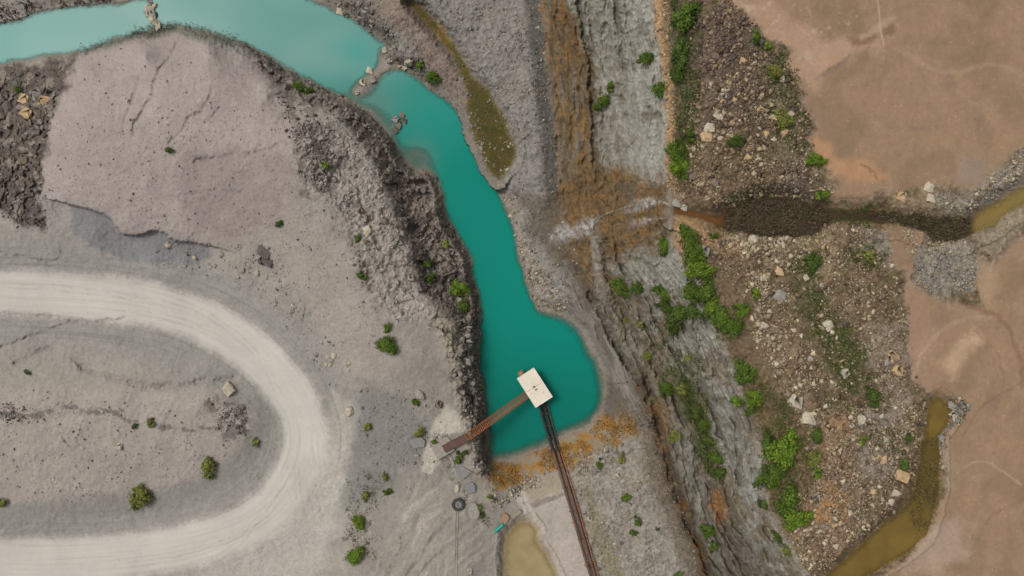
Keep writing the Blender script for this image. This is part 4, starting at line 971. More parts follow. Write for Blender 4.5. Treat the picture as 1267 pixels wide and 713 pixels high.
def leaf_mat(name, col, k=1.0):
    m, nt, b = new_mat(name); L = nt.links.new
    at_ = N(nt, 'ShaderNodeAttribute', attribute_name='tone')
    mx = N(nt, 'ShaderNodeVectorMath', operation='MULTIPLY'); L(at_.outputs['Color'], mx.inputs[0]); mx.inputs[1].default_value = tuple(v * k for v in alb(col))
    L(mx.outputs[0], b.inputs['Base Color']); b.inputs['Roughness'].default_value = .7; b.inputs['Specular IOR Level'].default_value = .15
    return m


LM = {'g': leaf_mat('leaf_green', (78, 100, 38), .85), 'd': leaf_mat('leaf_dark_green', (70, 88, 40), .9), 'o': leaf_mat('leaf_olive', (106, 112, 60), .95), 'y': leaf_mat('leaf_bright_green', (92, 116, 40), .88)}
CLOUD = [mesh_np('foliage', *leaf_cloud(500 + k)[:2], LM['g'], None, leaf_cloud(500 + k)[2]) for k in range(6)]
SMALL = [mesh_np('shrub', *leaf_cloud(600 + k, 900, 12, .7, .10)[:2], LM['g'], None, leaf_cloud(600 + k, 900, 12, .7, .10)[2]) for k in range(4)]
MWOOD = flat_mat('bark', (96, 82, 66), .9, .3, 8)


class MB:
    def __init__(s): s.bm = bmesh.new()
    def tube(s, pts, r, n=8, cap=True):
        pts = [Vector(p) for p in pts]; rings = []
        rs = r if isinstance(r, (list, tuple)) else [r] * len(pts)
        for i, p in enumerate(pts):
            t = (pts[min(i + 1, len(pts) - 1)] - pts[max(i - 1, 0)]).normalized()
            up = Vector((0, 0, 1)) if abs(t.z) < .9 else Vector((1, 0, 0))
            a = t.cross(up).normalized(); b = a.cross(t)
            rings.append([s.bm.verts.new(p + a * math.cos(2 * math.pi * k / n) * rs[i] + b * math.sin(2 * math.pi * k / n) * rs[i]) for k in range(n)])
        for i in range(len(rings) - 1):
            for k in range(n):
                s.bm.faces.new((rings[i][k], rings[i][(k + 1) % n], rings[i + 1][(k + 1) % n], rings[i + 1][k]))
        if cap: s.bm.faces.new(rings[0][::-1]); s.bm.faces.new(rings[-1])
        return s
    def bar(s, p, q, w, hh, up=Vector((0, 0, 1))):
        p, q = Vector(p), Vector(q); t = (q - p).normalized(); a = t.cross(up).normalized() * w / 2; b = a.cross(t).normalized() * hh / 2
        vs = [s.bm.verts.new(e + i * a + j * b) for e in (p, q) for i, j in ((-1, -1), (1, -1), (1, 1), (-1, 1))]
        for f in ((3, 2, 1, 0), (4, 5, 6, 7), (0, 1, 5, 4), (1, 2, 6, 5), (2, 3, 7, 6), (3, 0, 4, 7)): s.bm.faces.new([vs[i] for i in f])
        return s
    def box(s, cx, cy, cz, sx, sy, sz):
        return s.bar((cx - sx / 2, cy, cz), (cx + sx / 2, cy, cz), sy, sz)
    def prism(s, pts, z0, z1, jit=0):
        lo = [s.bm.verts.new((x, y, z0)) for x, y in pts]; hi = [s.bm.verts.new((x, y, z1 + random.uniform(-jit, jit))) for x, y in pts]; n = len(pts)
        s.bm.faces.new(lo[::-1]); s.bm.faces.new(hi)
        for k in range(n): s.bm.faces.new((lo[k], lo[(k + 1) % n], hi[(k + 1) % n], hi[k]))
        return s
    def build(s, name, mat, parent=None, bevel=0, smooth=False, loc=None):
        bmesh.ops.recalc_face_normals(s.bm, faces=s.bm.faces[:])
        if bevel: bmesh.ops.bevel(s.bm, geom=[e for e in s.bm.edges if len(e.link_faces) == 2 and e.calc_face_angle(0) > .5], offset=bevel, segments=2, affect='EDGES', clamp_overlap=True)
        me = bpy.data.meshes.new(name); s.bm.to_mesh(me); s.bm.free(); me.materials.append(mat)
        if smooth:
            me.polygons.foreach_set('use_smooth', [True] * len(me.polygons)); me.set_sharp_from_angle(angle=math.radians(40))
        return link(name, me, parent, loc)


STEMS = []
for k in range(3):
    r = random.Random(900 + k); mb = MB()
    for i in range(6):
        a = r.uniform(0, 6.3); q = r.uniform(.25, .6)
        mb.tube([(0, 0, -.1), (math.cos(a) * q * .4, math.sin(a) * q * .4, .25), (math.cos(a) * q, math.sin(a) * q, .5)], [.045, .03, .012], 5)
    o = mb.build('stem', MWOOD); STEMS.append(o.data); bpy.data.objects.remove(o)


def bush(px, py, r, kind, label, group=None, sx=1.0, sy=1.0, tall=1.0):
    R = r * S * 1.3; p = at(px, py, -.05)
    rz = random.uniform(0, 6.3) if sx == sy else 0.0
    q_ = random.uniform(.82, 1.2); sx, sy = sx * q_, sy / q_
    if r >= 7.5:
        e = empty('bush', p, label, 'bush', group, rz); e.scale = (R * sx, R * sy, R * .95 * tall)
        f = link('foliage', CLOUD[random.randrange(6)], e); st = link('stem', STEMS[random.randrange(3)], e)
    else:
        f = link('shrub', SMALL[random.randrange(4)], None, p); f.scale = (R * sx, R * sy, R * .9 * tall); f.rotation_euler.z = rz; tag(f, label, 'shrub', group)
    f.material_slots[0].link = 'OBJECT'; f.material_slots[0].material = LM[kind]


B = [
    # left side
    (371, 108, 9, 'g', 'green bush on the dark rim above the upper lake'), (382, 114, 6, 'd', 'small dark shrub touching the bush on the dark rim'), (403, 206, 5, 'y', 'small bright shrub on the dark scree of the left ledge'), (211, 187, 5, 'd', 'lone small shrub in the middle of the pink spoil pile'),
    (25, 112, 6, 'd', 'dark shrub in the rock pile above the tan slabs'), (519, 81, 7, 'g', 'small shrub at the root of the stone spit'), (536, 97, 9, 'g', 'green bush on the shore below the brown ramp'), (347, 277, 5, 'd', 'small shrub on the right shoulder of the spoil pile'),
    (443, 294, 5, 'd', 'thin dark shrub left of the pale block in the hollow'), (448, 341, 6, 'g', 'small shrub on the left edge of the broken ledge'), (480, 404, 6, 'g', 'small shrub just above the large bush on the left slope'), (482, 427, 13, 'g', 'large green bush alone on the left slope'),
    (566, 357, 12, 'y', 'bright round bush on the bank beside the narrow lake'), (572, 381, 10, 'd', 'dark bush below the bright round bush on the bank'), (532, 345, 7, 'd', 'shrub in the shaded gully, lower of the two'), (527, 326, 7, 'd', 'shrub in the shaded gully, upper of the two'), (553, 303, 7, 'o', 'olive shrub on the dark bank at the waterline'),
    (178, 614, 14, 'o', 'large bush at the foot of the slope inside the hairpin'), (259, 578, 12, 'o', 'bush at the slope foot nearest the inner road bend'), (188, 522, 6, 'o', 'small dark shrub halfway up the slope inside the hairpin'), (168, 527, 4, 'd', 'tiny shrub beside the dark shrub inside the hairpin'), (5, 620, 7, 'o', 'bush at the slope foot on the left edge of the photo'), (317, 548, 6, 'o', 'olive shrub at the inner edge of the road bend'), (35, 461, 4, 'd', 'tiny dark shrub above the slope at the far left'),
    (445, 645, 8, 'y', 'bush at lower left of the track, upper of the pair'), (441, 684, 12, 'y', 'bush at lower left of the track, lowest and largest'), (453, 613, 6, 'o', 'dark shrub above the pair of bushes left of the track'), (479, 608, 5, 'g', 'small shrub right of the dark shrub near the track'), (477, 589, 5, 'o', 'small olive shrub on the grey slope near the track'), (454, 528, 6, 'o', 'olive shrub on the pale edge beside the road bend'),
    (515, 498, 5, 'g', 'small shrub beside the grey boulder uphill of the shelf'), (521, 534, 7, 'o', 'olive shrub on the dark shelf left of the pad'), (567, 567, 7, 'd', 'shrub beside the landing of the rusty gangway'), (576, 560, 4, 'd', 'tiny shrub at the rim below the gangway'), (538, 546, 4, 'g', 'grass green shrub growing on the corner of the pad'), (606, 614, 4, 'g', 'small shrub by the rim above the rusty bank'), (597, 637, 4, 'g', 'small shrub right of the oval boulder'), (594, 626, 3.5, 'y', 'tiny bright shrub above the oval boulder'),
    # right wall
    (844, 27, 15, 'g', 'bush at the rim, topmost in the photo'), (840, 66, 13, 'd', 'dark bush on the rim below the topmost bush', None, .9, 1.2), (837, 92, 10, 'd', 'narrow dark bush on the rim in the shadowed strip', None, .8, 1.3), (798, 76, 10, 'g', 'bush clinging to the grey wall near the top'), (817, 111, 9, 'g', 'bush on the edge of the wall right below the clinging bush'), (743, 128, 9, 'g', 'bush on the ledge beside the rust stained wall'), (756, 108, 6, 'g', 'shrub just above the bush beside the rust stained wall'), (719, 37, 4, 'd', 'thin dark shrub in the crack at the top of the wall', None, .5, 1.4),
    (834, 189, 12, 'g', 'bush on the rim above the falls, upper half'), (837, 207, 12, 'y', 'bright bush on the rim above the falls, lower half'), (854, 168, 7, 'd', 'small dark shrub inland of the bushes above the falls'), (909, 175, 9, 'd', 'low dark bush on the rubble above the stream'),
    (851, 291, 12, 'g', 'bush on the rim just below the falls'), (856, 309, 13, 'g', 'bush next down the rim below the falls'), (863, 334, 12, 'y', 'bright bush on the rim in the long green strip'), (874, 358, 12, 'g', 'bush midway down the long green strip on the rim'), (880, 378, 10, 'y', 'bright small bush near the lower end of the long strip'), (889, 392, 13, 'g', 'bush at the lower end of the long green strip'), (905, 406, 12, 'g', 'bush ending the green strip on the brown soil'), (916, 385, 8, 'y', 'bright bush on the brown soil beside the strip'),
    (822, 307, 10, 'g', 'bush hanging on the wall just below the falls'), (766, 356, 10, 'g', 'bush low on the wall, left of a pair'), (788, 358, 10, 'd', 'bush low on the wall, right of a pair'), (822, 362, 11, 'g', 'bush on the wall face left of the dense group'), (826, 382, 10, 'd', 'dark bush under the bush left of the dense group'), (842, 388, 15, 'd', 'largest dark bush in the dense group on the wall'), (855, 362, 12, 'g', 'bush at the top of the dense group on the wall'), (860, 386, 11, 'd', 'dark bush at the right of the dense group on the wall'), (832, 400, 9, 'g', 'bush at the bottom of the dense group on the wall'),
    (919, 460, 12, 'g', 'bush on the brown soil below the long strip'), (935, 363, 6, 'y', 'bright shrub at the edge of the pale rubble'), (882, 292, 5, 'g', 'small shrub on the orange soil by the stream'), (802, 439, 8, 'o', 'olive bush on the grey wall above the lake end'), (852, 442, 7, 'o', 'olive shrub on the pale wall face'), (791, 402, 5, 'o', 'small olive shrub on the wall above the lake'), (773, 395, 5, 'o', 'small olive shrub on the wall low above the lake'),
    (823, 481, 9, 'g', 'bush at the head of the green ledge'), (842, 482, 8, 'o', 'olive bush beside the head of the green ledge'), (862, 508, 8, 'd', 'dark bush on the green ledge, upper part'), (871, 524, 9, 'g', 'bush on the green ledge, middle part'), (876, 542, 8, 'd', 'dark bush on the green ledge, below the middle'), (884, 566, 9, 'g', 'bush on the green ledge, lower part'), (887, 583, 8, 'd', 'dark bush ending the green ledge'), (834, 539, 8, 'o', 'olive bush on the rock beside the brown crevice'),
    (768, 567, 6, 'o', 'olive shrub on the gravel by the rusty bank, right one'), (741, 574, 6, 'd', 'dark shrub on the gravel by the rusty bank, left one'), (775, 614, 6, 'g', 'shrub in the middle of the lower gravel'), (788, 645, 6, 'd', 'shrub on the lower gravel, upper of a pair'), (783, 658, 5, 'd', 'shrub on the lower gravel, lower of a pair'), (876, 656, 9, 'g', 'bush on the rock right of the brown crevice'), (882, 675, 7, 'd', 'dark shrub below the bush right of the crevice'), (839, 709, 5, 'g', 'shrub on the gravel at the bottom edge'), (813, 654, 3, 'd', 'tiny shrub alone on the lower gravel'),
    (932, 493, 10, 'y', 'bright bush on the brown soil, middle one'), (910, 495, 7, 'y', 'bright shrub on the rim edge beside the brown soil'), (925, 508, 6, 'g', 'small shrub below the bright bush on the brown soil'), (952, 552, 12, 'd', 'dark bush at the rim left of the great bush'), (967, 554, 16, 'y', 'great bright bush on the brown patch'), (950, 590, 13, 'g', 'bush on the rim below the great bush'), (962, 580, 9, 'd', 'dark bush between the great bush and the rim bush'), (1008, 537, 8, 'd', 'dark bush below the striped boulder'), (1004, 567, 9, 'o', 'olive bush on the right of the brown patch'), (1009, 586, 6, 'y', 'bright shrub at the lower right of the brown patch'),
    (970, 616, 14, 'g', 'bush low on the brown patch, upper of two'), (984, 640, 12, 'y', 'bright bush low on the brown patch, lower of two'), (945, 624, 7, 'd', 'dark shrub at the rim beside the low bushes'), (960, 663, 8, 'd', 'dark bush hanging on the rim near the bottom'), (972, 679, 7, 'o', 'olive shrub hanging on the rim near the bottom edge'), (1077, 492, 9, 'd', 'low dark bush on the rubble near the grey gravel'), (1115, 572, 7, 'd', 'dark shrub near the bank of the ochre pond'), (1122, 542, 5, 'd', 'small dark shrub at the upper bank of the ochre pond'), (1065, 545, 5, 'y', 'small bright shrub on the orange rubble'),
    (1004, 324, 9, 'd', 'low dark bush on the rubble below the dark stream'), (1016, 243, 7, 'y', 'bright shrub beside the dark stream bend'), (1073, 317, 7, 'o', 'olive shrub near the neck of the mud flat'), (1008, 199, 8, 'y', 'bright low bush at the edge of the mud flat', None, 1.3, .8), (957, 91, 8, 'o', 'olive bush at the upper edge of the rubble'), (967, 148, 9, 'o', 'olive bush on the rubble beside the mud flat'), (935, 46, 6, 'g', 'shrub at the top corner of the mud flat'), (948, 58, 5, 'y', 'small bright shrub at the top corner of the mud flat')]
for b in B:
    px, py, r, kd, lb = b[:5]
    if len(b) > 5: bush(px, py, r, kd, lb, b[5], b[6], b[7])
    else: bush(px, py, r, kd, lb)

# ground cover: grass, pond weed, brush
def tufts(name, label, cat, batches, blades=7, on_water=None):
    qs, tn = [], []
    for pts, n, hgt_, cols, spread in batches:
        n = int(n * (1.7 if name == 'grass' else 1))
        X, Y = in_poly(pts, n, warp=8)
        hh, _ = hgts(X, Y)
        if on_water is not None: hh = np.maximum(hh, on_water)
        wx, wy = unproj(X, Y, hh); base = np.stack([wx, wy, hh], -1)
        pal = np.array([alb(q) for q in cols])
        for k in range(blades):
            a = rng.random(n) * 6.283; L_ = hgt_ * rng.uniform(.5, 1.4, n); lean = rng.uniform(.5, 1.3, n)
            dirv = np.stack([np.cos(a) * lean, np.sin(a) * lean, np.ones(n)], -1) * (L_ * .7)[:, None]
            sidev = np.stack([-np.sin(a), np.cos(a), np.zeros(n)], -1) * (L_ * .22)[:, None]
            o = base + np.stack([rng.normal(0, spread, n), rng.normal(0, spread, n), np.zeros(n)], -1)
            qs.append(np.stack([o - sidev * .6, o + sidev * .6, o + dirv * .6 + sidev, o + dirv - sidev * .3], 1))
            tn.append(np.repeat(pal[rng.integers(0, len(pal), n)] * rng.uniform(.6, 1.3, (n, 1)), 4, 0))
    co = np.concatenate(qs).reshape(-1, 3); me = mesh_np(name, co, np.arange(len(co)).reshape(-1, 4), MLEAF, None, np.concatenate(tn))
    return tag(link(name, me), label, cat, kind='stuff')


MLEAF = tone_mat('grass_blade', .8, 0.0, 3.0, .2)
GR = [(84, 96, 44), (70, 80, 40), (104, 108, 56), (60, 70, 36)]
tufts('grass', 'low green and olive weeds growing between the stones', 'grass',
      [([(985, 320), (1010, 330), (1020, 390), (1050, 400), (1075, 450), (1070, 490), (1040, 480), (1015, 430), (985, 380)], 620, .32, GR, .25), (LED, 520, .4, GR, .3), ([(832, 0), (868, 0), (870, 100), (862, 200), (840, 225), (834, 160)], 420, .35, GR, .25),
       ([(940, 40), (975, 80), (1000, 150), (1000, 190), (960, 190), (945, 120)], 260, .3, GR, .25), ([(930, 460), (975, 500), (1000, 560), (1000, 620), (970, 660), (950, 610)], 420, .35, GR + [(110, 92, 60)], .3), ([(900, 225), (960, 235), (955, 250), (900, 252)], 60, .3, GR, .2),
       ([(1030, 250), (1080, 255), (1080, 285), (1040, 280)], 120, .3, GR, .2), ([(1040, 300), (1095, 300), (1090, 335), (1050, 325)], 130, .3, GR, .2), ([(1010, 500), (1090, 470), (1120, 560), (1090, 560), (1050, 520)], 140, .3, GR, .2), ([(836, 285), (870, 330), (910, 420), (890, 420), (850, 350)], 200, .35, GR, .2),
       ([(780, 400), (860, 400), (880, 470), (830, 470)], 130, .35, GR, .25), ([(720, 480), (790, 500), (800, 640), (760, 660)], 60, .25, GR, .2), ([(430, 590), (475, 590), (470, 690), (425, 690)], 110, .3, GR, .3), ([(530, 540), (550, 538), (560, 575), (575, 600), (610, 650), (590, 645), (560, 590)], 60, .25, GR, .2)], 7)
tufts('brush', 'dark dead brush choking the stream bed', 'brush', [([(905, 258), (930, 246), (990, 248), (1012, 260), (1028, 272), (1000, 290), (930, 287), (900, 280)], 900, .45, [(88, 74, 56), (74, 62, 48), (102, 84, 64), (78, 76, 50)], .3), ([(1080, 262), (1200, 272), (1195, 292), (1160, 298), (1110, 275)], 520, .4, [(84, 72, 54), (68, 60, 46), (92, 86, 58)], .25)], 7, LV_STREAM)
tufts('pond_weed', 'dark weed growing in the ochre pond', 'weed', [([(1142, 545), (1160, 545), (1160, 640), (1140, 655), (1130, 640), (1136, 590)], 380, .28, [(104, 90, 50), (88, 78, 44), (116, 98, 54)], .3)], 6, LV_CHAN)
tufts('scrub', 'grey green scrub fringing the shore of the upper lake', 'scrub', [([(95, 64), (125, 54), (180, 40), (205, 30), (215, 40), (150, 52), (110, 66)], 260, .26, [(98, 104, 86), (86, 92, 76), (110, 110, 96)], .4), ([(222, 32), (260, 36), (295, 46), (300, 56), (250, 46), (225, 42)], 110, .26, [(98, 104, 86), (86, 92, 76), (110, 110, 96)], .4)], 6, 0.02)
tufts('dry_reed', 'orange dry weed mats on the rusty bank', 'weed', [([(736, 525), (765, 508), (786, 515), (784, 535), (760, 546), (735, 540)], 420, .35, [(160, 118, 58), (138, 102, 52), (172, 134, 76)], .35), ([(664, 560), (700, 548), (724, 545), (728, 572), (690, 578), (668, 578)], 420, .35, [(160, 118, 58), (138, 102, 52), (172, 134, 76)], .35), ([(606, 578), (640, 575), (642, 596), (612, 602)], 300, .35, [(160, 118, 58), (138, 102, 52), (172, 134, 76)], .35)], 6)

# ------------------------------------------------------------------ pump pontoon
M_ROOF = flat_mat('cream_sheet', (224, 214, 195), .6, .1, .5, .07); M_TRIM = flat_mat('white_trim', (236, 232, 222), .5, .05, 3, .05)
M_RUST = flat_mat('rusty_steel', (160, 100, 66), .85, .4, 5, .3, (190, 124, 84)); M_RUSTM = flat_mat('rust_brown_steel', (122, 74, 50), .85, .4, 5, .3, (150, 94, 62)); M_RUSTD = flat_mat('dark_rusty_steel', (84, 62, 52), .85, .4, 4, .3, (110, 76, 60)); M_BLACK = flat_mat('black_rubber', (44, 44, 42), .7, .2, 6, .3)
M_CONC = flat_mat('weathered_concrete', (146, 138, 126), .9, .4, 2.5, .2); M_GREYS = flat_mat('grey_slab', (128, 125, 122), .9, .4, 2.0, .2); M_PIPE = flat_mat('brown_pipe', (92, 70, 60), .7, .3, 2.5, .3, (116, 86, 70)); M_TURQ = flat_mat('turquoise_plastic', (30, 160, 140), .4, .05, 4, .08); M_HULL = flat_mat('grey_hull', (120, 124, 120), .6, .2, 3, .2)
M_TYRE = flat_mat('worn_tyre', (68, 66, 66), .9, .5, 6, .3); M_WOOD = flat_mat('weathered_timber', (152, 138, 118), .9, .4, 5, .2); M_DARK = flat_mat('dark_stain', (60, 58, 62), .8, .1, 4, .2); M_GALV = flat_mat('pale_wire', (168, 160, 148), .6, .1, 5, .1)
ZR = 3.0   # roof height above the lake
corner = lambda px, py, z=ZR: Vector((*unproj(px, py, z), z))
A_, B_, C_, D_ = corner(640.5, 468), corner(661, 455.5), corner(682.5, 491), corner(662.5, 504.5)
cen = (A_ + B_ + C_ + D_) / 4; ux = ((B_ - A_) + (C_ - D_)).normalized(); rz = math.atan2(ux.y, ux.x)
wd = ((B_ - A_).length + (C_ - D_).length) / 2; ln = ((D_ - A_).length + (C_ - B_).length) / 2
pon = empty('pump_pontoon', (cen.x, cen.y, 0), 'floating pump pontoon with a cream flat roof on the turquoise lake', 'pontoon', None, rz)
mb = MB()
mb.box(0, 0, ZR, wd, ln, .08)
for k in range(7): mb.box(-wd / 2 + .3 + k * (wd - .6) / 6, 0, ZR + .055, .05, ln - .12, .03)
mb.build('roof', M_ROOF, pon)
mb = MB()
for sx in (-1, 1): mb.box(sx * (wd / 2 + .04), 0, ZR + .01, .08, ln + .16, .2)
for sy in (-1, 1): mb.box(0, sy * (ln / 2 + .04), ZR + .012, wd - .004, .08, .2)
mb.build('roof_edge', M_TRIM, pon)
o = MB().tube([(-.05, .25, ZR + .05), (-.05, .25, ZR + .35)], .16, 12).build('vent', M_DARK, pon)
MB().box(.05, -.45, ZR + .1, .55, .14, .1).build('lifting_eye', M_DARK, pon)
MB().box(.1, .12, ZR + .075, wd * .9, .03, .04).build('seam_strip', M_WOOD, pon)
MB().box(.9, -1.6, ZR + .1, .14, .14, .09).build('lifting_eye', M_RUST, pon)
MB().box(-1.1, -.6, ZR + .1, .14, .14, .09).build('lifting_eye', M_RUST, pon)
MB().box(0, 0, .62, wd * .94, ln * .94, .14).build('deck', M_HULL, pon)
for sx in (-1, 1):
    MB().tube([(sx * wd * .32, -ln * .47, .1), (sx * wd * .32, ln * .47, .1)], .5, 14).build('float', M_RUST, pon, smooth=True)
for sx in (-1, 1):
    for sy in (-1, 0, 1): MB().tube([(sx * wd * .42, sy * ln * .43, .6), (sx * wd * .42, sy * ln * .43, ZR)], .06, 8).build('post', M_HULL, pon)
MB().box(0, 0, 1.25, 1.4, 2.0, 1.1).build('pump_housing', M_HULL, pon, .05)
MB().tube([(-.75, ln / 2 + .1, 1.9), (-.75, ln / 2 + .75, 1.9)], .62, 16).tube([(-.75, ln / 2 + .72, 1.9), (-.75, ln / 2 + .82, 1.9)], .7, 16).build('suction_drum', flat_mat('rusty_drum', (150, 112, 74), .8, .3, 5, .2, (172, 140, 100)), pon, smooth=True)

# rusty gangway from the bank to the pontoon
P0 = Vector((*unproj(653, 487, 2.0), 2.0)); zpad = max(hgt(x_, y_) for x_, y_ in ((530, 546), (553, 540), (562, 556), (542, 568), (545, 555))) + .12; zb = zpad + .45; P1 = Vector((*unproj(577.5, 541, zb), zb)); P2 = Vector((*unproj(549, 556, zb - .28), zb - .28))
gang = empty('gangway', P1, 'rusty steel lattice gangway from the bank to the pontoon', 'gangway')
loc = lambda p: p - P1
dirg = (P0 - P1).normalized(); sd_ = dirg.cross(Vector((0, 0, 1))).normalized(); upg = sd_.cross(dirg).normalized()
Lg = (P0 - P1).length; gw = .66
mb = MB(); n = 38
for k in range(n + 1):
    p = dirg * (Lg * k / n); mb.bar(p - sd_ * gw, p + sd_ * gw, .17, .06, upg)
mb.build('deck', M_RUST, gang)
for s_ in (-1, 1):
    mb = MB(); b0 = sd_ * s_ * gw; tp = upg * .85
    mb.bar(b0, b0 + dirg * Lg, .10, .14, upg); mb.bar(b0 + tp, b0 + tp + dirg * Lg, .12, .10, upg)
    m_ = 15
    for k in range(m_):
        q0, q1 = b0 + dirg * (Lg * k / m_), b0 + dirg * (Lg * (k + 1) / m_)
        mb.bar(q0, q0 + tp, .07, .07, sd_); mb.bar(q0 if k % 2 else q0 + tp, q1 + tp if k % 2 else q1, .06, .06, sd_)
    mb.bar(b0 + dirg * Lg, b0 + dirg * Lg + tp, .07, .07, sd_)
    mb.build('side_truss', M_RUSTM, gang)
dl = (P2 - P1)
MB().bar(dirg * .1, dl, 1.45, .12).build('landing_plate', flat_mat('brown_plate', (92, 68, 60), .8, .3, 3, .25), gang)
for s_ in (-1, 1):
    sv = dl.cross(Vector((0, 0, 1))).normalized() * .72 * s_
    MB().bar(sv + Vector((0, 0, .07)), dl + sv + Vector((0, 0, .07)), .06, .16).build('kerb_rail', M_RUSTD, gang)

# concrete pad and the slabs round it ---------------------------------
def slab(name, pts, th, mat, label, cat, up=None, jit=.0, bevel=.05, group=None):
    cx_ = sum(p[0] for p in pts) / len(pts); cy_ = sum(p[1] for p in pts) / len(pts)
    zz = max(hgt(p[0] * .8 + cx_ * .2, p[1] * .8 + cy_ * .2) for p in pts) if up is None else up
    z = zz + th * .5; o = Vector((*unproj(cx_, cy_, z), z - th))
    L2 = [(unproj(x, y, z)[0] - o.x, unproj(x, y, z)[1] - o.y) for x, y in pts]
    ob = MB().prism(L2[::-1], -.9, th, jit).build(name, mat, None, bevel, loc=o)
    return tag(ob, label, cat, group)


slab('concrete_pad', [(530, 546), (553, 540), (563, 552), (562, 558), (542, 569.5)], .35, M_CONC, 'square concrete pad carrying the landward end of the gangway', 'concrete pad', zpad - .175)
slab('concrete_slab', [(505, 545), (522, 541), (526, 546), (525, 553), (511, 555)], .5, M_GREYS, 'grey angular slab left of the gangway pad', 'slab', None, .12)
slab('concrete_slab', [(563, 579), (572, 577), (584, 584), (573, 593), (566, 590)], .5, M_GREYS, 'dark grey pointed slab right below the gangway pad', 'slab', None, .12)
slab('concrete_slab', [(576, 600), (584, 597), (588, 601), (588, 609), (575, 613)], .6, M_GREYS, 'grey square slab between the pointed slab and the oval boulder', 'slab', None, .12)
slab('boulder', [(579, 629), (584, 621), (590, 624), (594, 636), (591, 643), (584, 644), (579, 638)], .9, MSETS['grey'], 'oval flat grey boulder beside the old tyre', 'boulder', None, .1, .15)
slab('concrete_block', [(555, 566), (559, 565), (563, 576), (559.5, 579)], .5, M_CONC, 'narrow concrete block standing at the edge of the pad', 'block', None, .05)
slab('concrete_block', [(632, 639), (643, 631), (646, 634), (635, 642)], .5, M_WOOD, 'long pale block beside the rust stained boulder', 'block', None, .05)
slab('boulder', [(621, 639), (624, 635), (629, 637), (631, 642), (627, 647), (621, 646)], .8, flat_mat('rust_stained_stone', (150, 136, 116), .9, .4, 2.0, .2, (176, 128, 72)), 'round rust stained boulder by the turquoise pipe', 'boulder', None, .1, .12)
slab('boulder', [(563, 601), (567, 599), (568, 606), (565, 611), (562, 608)], .35, MSETS['pale'], 'small pale boulder above the old tyre', 'boulder', None, .1, .08)
slab('boulder', [(511, 563), (517, 561), (519, 565), (514, 567)], .5, MSETS['grey'], 'small grey block below the angular slab', 'boulder', None, .08, .08)

# old tyre with filled hub
pt = at(567, 624, .0); ty = empty('truck_tyre', pt, 'large worn black tyre lying flat at the end of the cables', 'tyre')
bm = bmesh.new(); R1, R2 = .92, .30; rings = []
for i in range(48):
    a = 2 * math.pi * i / 48; ring = []
    for j in range(12):
        b_ = 2 * math.pi * j / 12; rr = R1 + R2 * math.cos(b_) * 1.0 + (.05 if (math.cos(b_) > .3 and i % 2) else 0)
        ring.append(bm.verts.new((rr * math.cos(a), rr * math.sin(a), .28 + .34 * math.sin(b_))))
    rings.append(ring)
for i in range(48):
    for j in range(12): bm.faces.new((rings[i][j], rings[(i + 1) % 48][j], rings[(i + 1) % 48][(j + 1) % 12], rings[i][(j + 1) % 12]))
mb = MB(); mb.bm.free(); mb.bm = bm; mb.build('tread', M_TYRE, ty)
MB().tube([(0, 0, .05), (0, 0, .32)], .7, 24).build('hub_fill', M_GREYS, ty)
MB().box(0, 0, .36, .12, .8, .06).build('anchor_bar', M_RUSTD, ty)
for k, (dx, lb) in enumerate(((-1.1, 'thin pale cable on the left, running down from the tyre'), (1.4, 'thin pale cable on the right, running down from the tyre'))):
    pts = []
    for i, py in enumerate(np.linspace(632, 745, 40)):
        px = 565 + dx - (py - 632) * .02 + dx * .2 * math.sin(i * .3)
        q = at(px, py, .10); pts.append(q)
    for i in range(1, len(pts) - 1): pts[i].z = max(pts[i].z, (pts[i - 1].z + pts[i + 1].z) / 2)
    tag(MB().tube(pts, .06, 6).build('cable', M_GALV), lb, 'cable')

# turquoise pipe piece
p, q = at(612, 658, .30), at(622.5, 649.5, .36)
tp_ = empty('plastic_pipe', p, 'short turquoise plastic pipe lying beside the rust stained boulder', 'pipe')
MB().tube([(0, 0, 0), q - p], .30, 16, False).tube([(q - p) * .985, (q - p) * .015], .25, 16, False).build('pipe_body', M_TURQ, tp_, smooth=True)
for e in (.03, .97): MB().tube([(q - p) * (e - .02), (q - p) * (e + .02)], .335, 16).build('collar', M_TURQ, tp_, smooth=True)

# pipelines from the pontoon over the bank
def pipeline(px_off, r, label, mh, ml, name='pipeline'):
    way = [(670.5, 499, 1.0), (674.5, 515, .62), (680, 534, .45), (684.5, 549, None), (690, 566, None), (697, 588, None), (705, 615, None), (714, 645, None), (724, 680, None), (734, 713, None), (746, 755, None)]
    P = []
    for i, (x, y, z) in enumerate(way):
        x += px_off
        P.append(Vector((*unproj(x, y, z), z)) if z else at(x, y, r + .30))
    for _ in range(2):
        for i in range(4, len(P) - 1): P[i].z = max(P[i].z, (P[i - 1].z + P[i + 1].z) / 2)
    P = [Vector(v) for v in smooth_line([tuple(p_) for p_ in P], 5)]
    e = empty(name, P[18], label, 'pipeline'); o = P[18]
    MB().tube([v - o for v in P[:19]], r * 1.02, 12).build('rubber_hose', mh, e, smooth=True)
    MB().tube([v - o for v in P[18:]], r, 12).build('steel_pipe', ml, e, smooth=True)
    for i in ((4, 8, 12, 18, 23, 28, 33, 38, 43, 47) if r > .15 else (18, 38)):
        t = (P[i + 1] - P[i]).normalized(); MB().tube([P[i] - o - t * .08, P[i] - o + t * .08], r * 1.45, 12).build('flange', M_RUSTD, e)


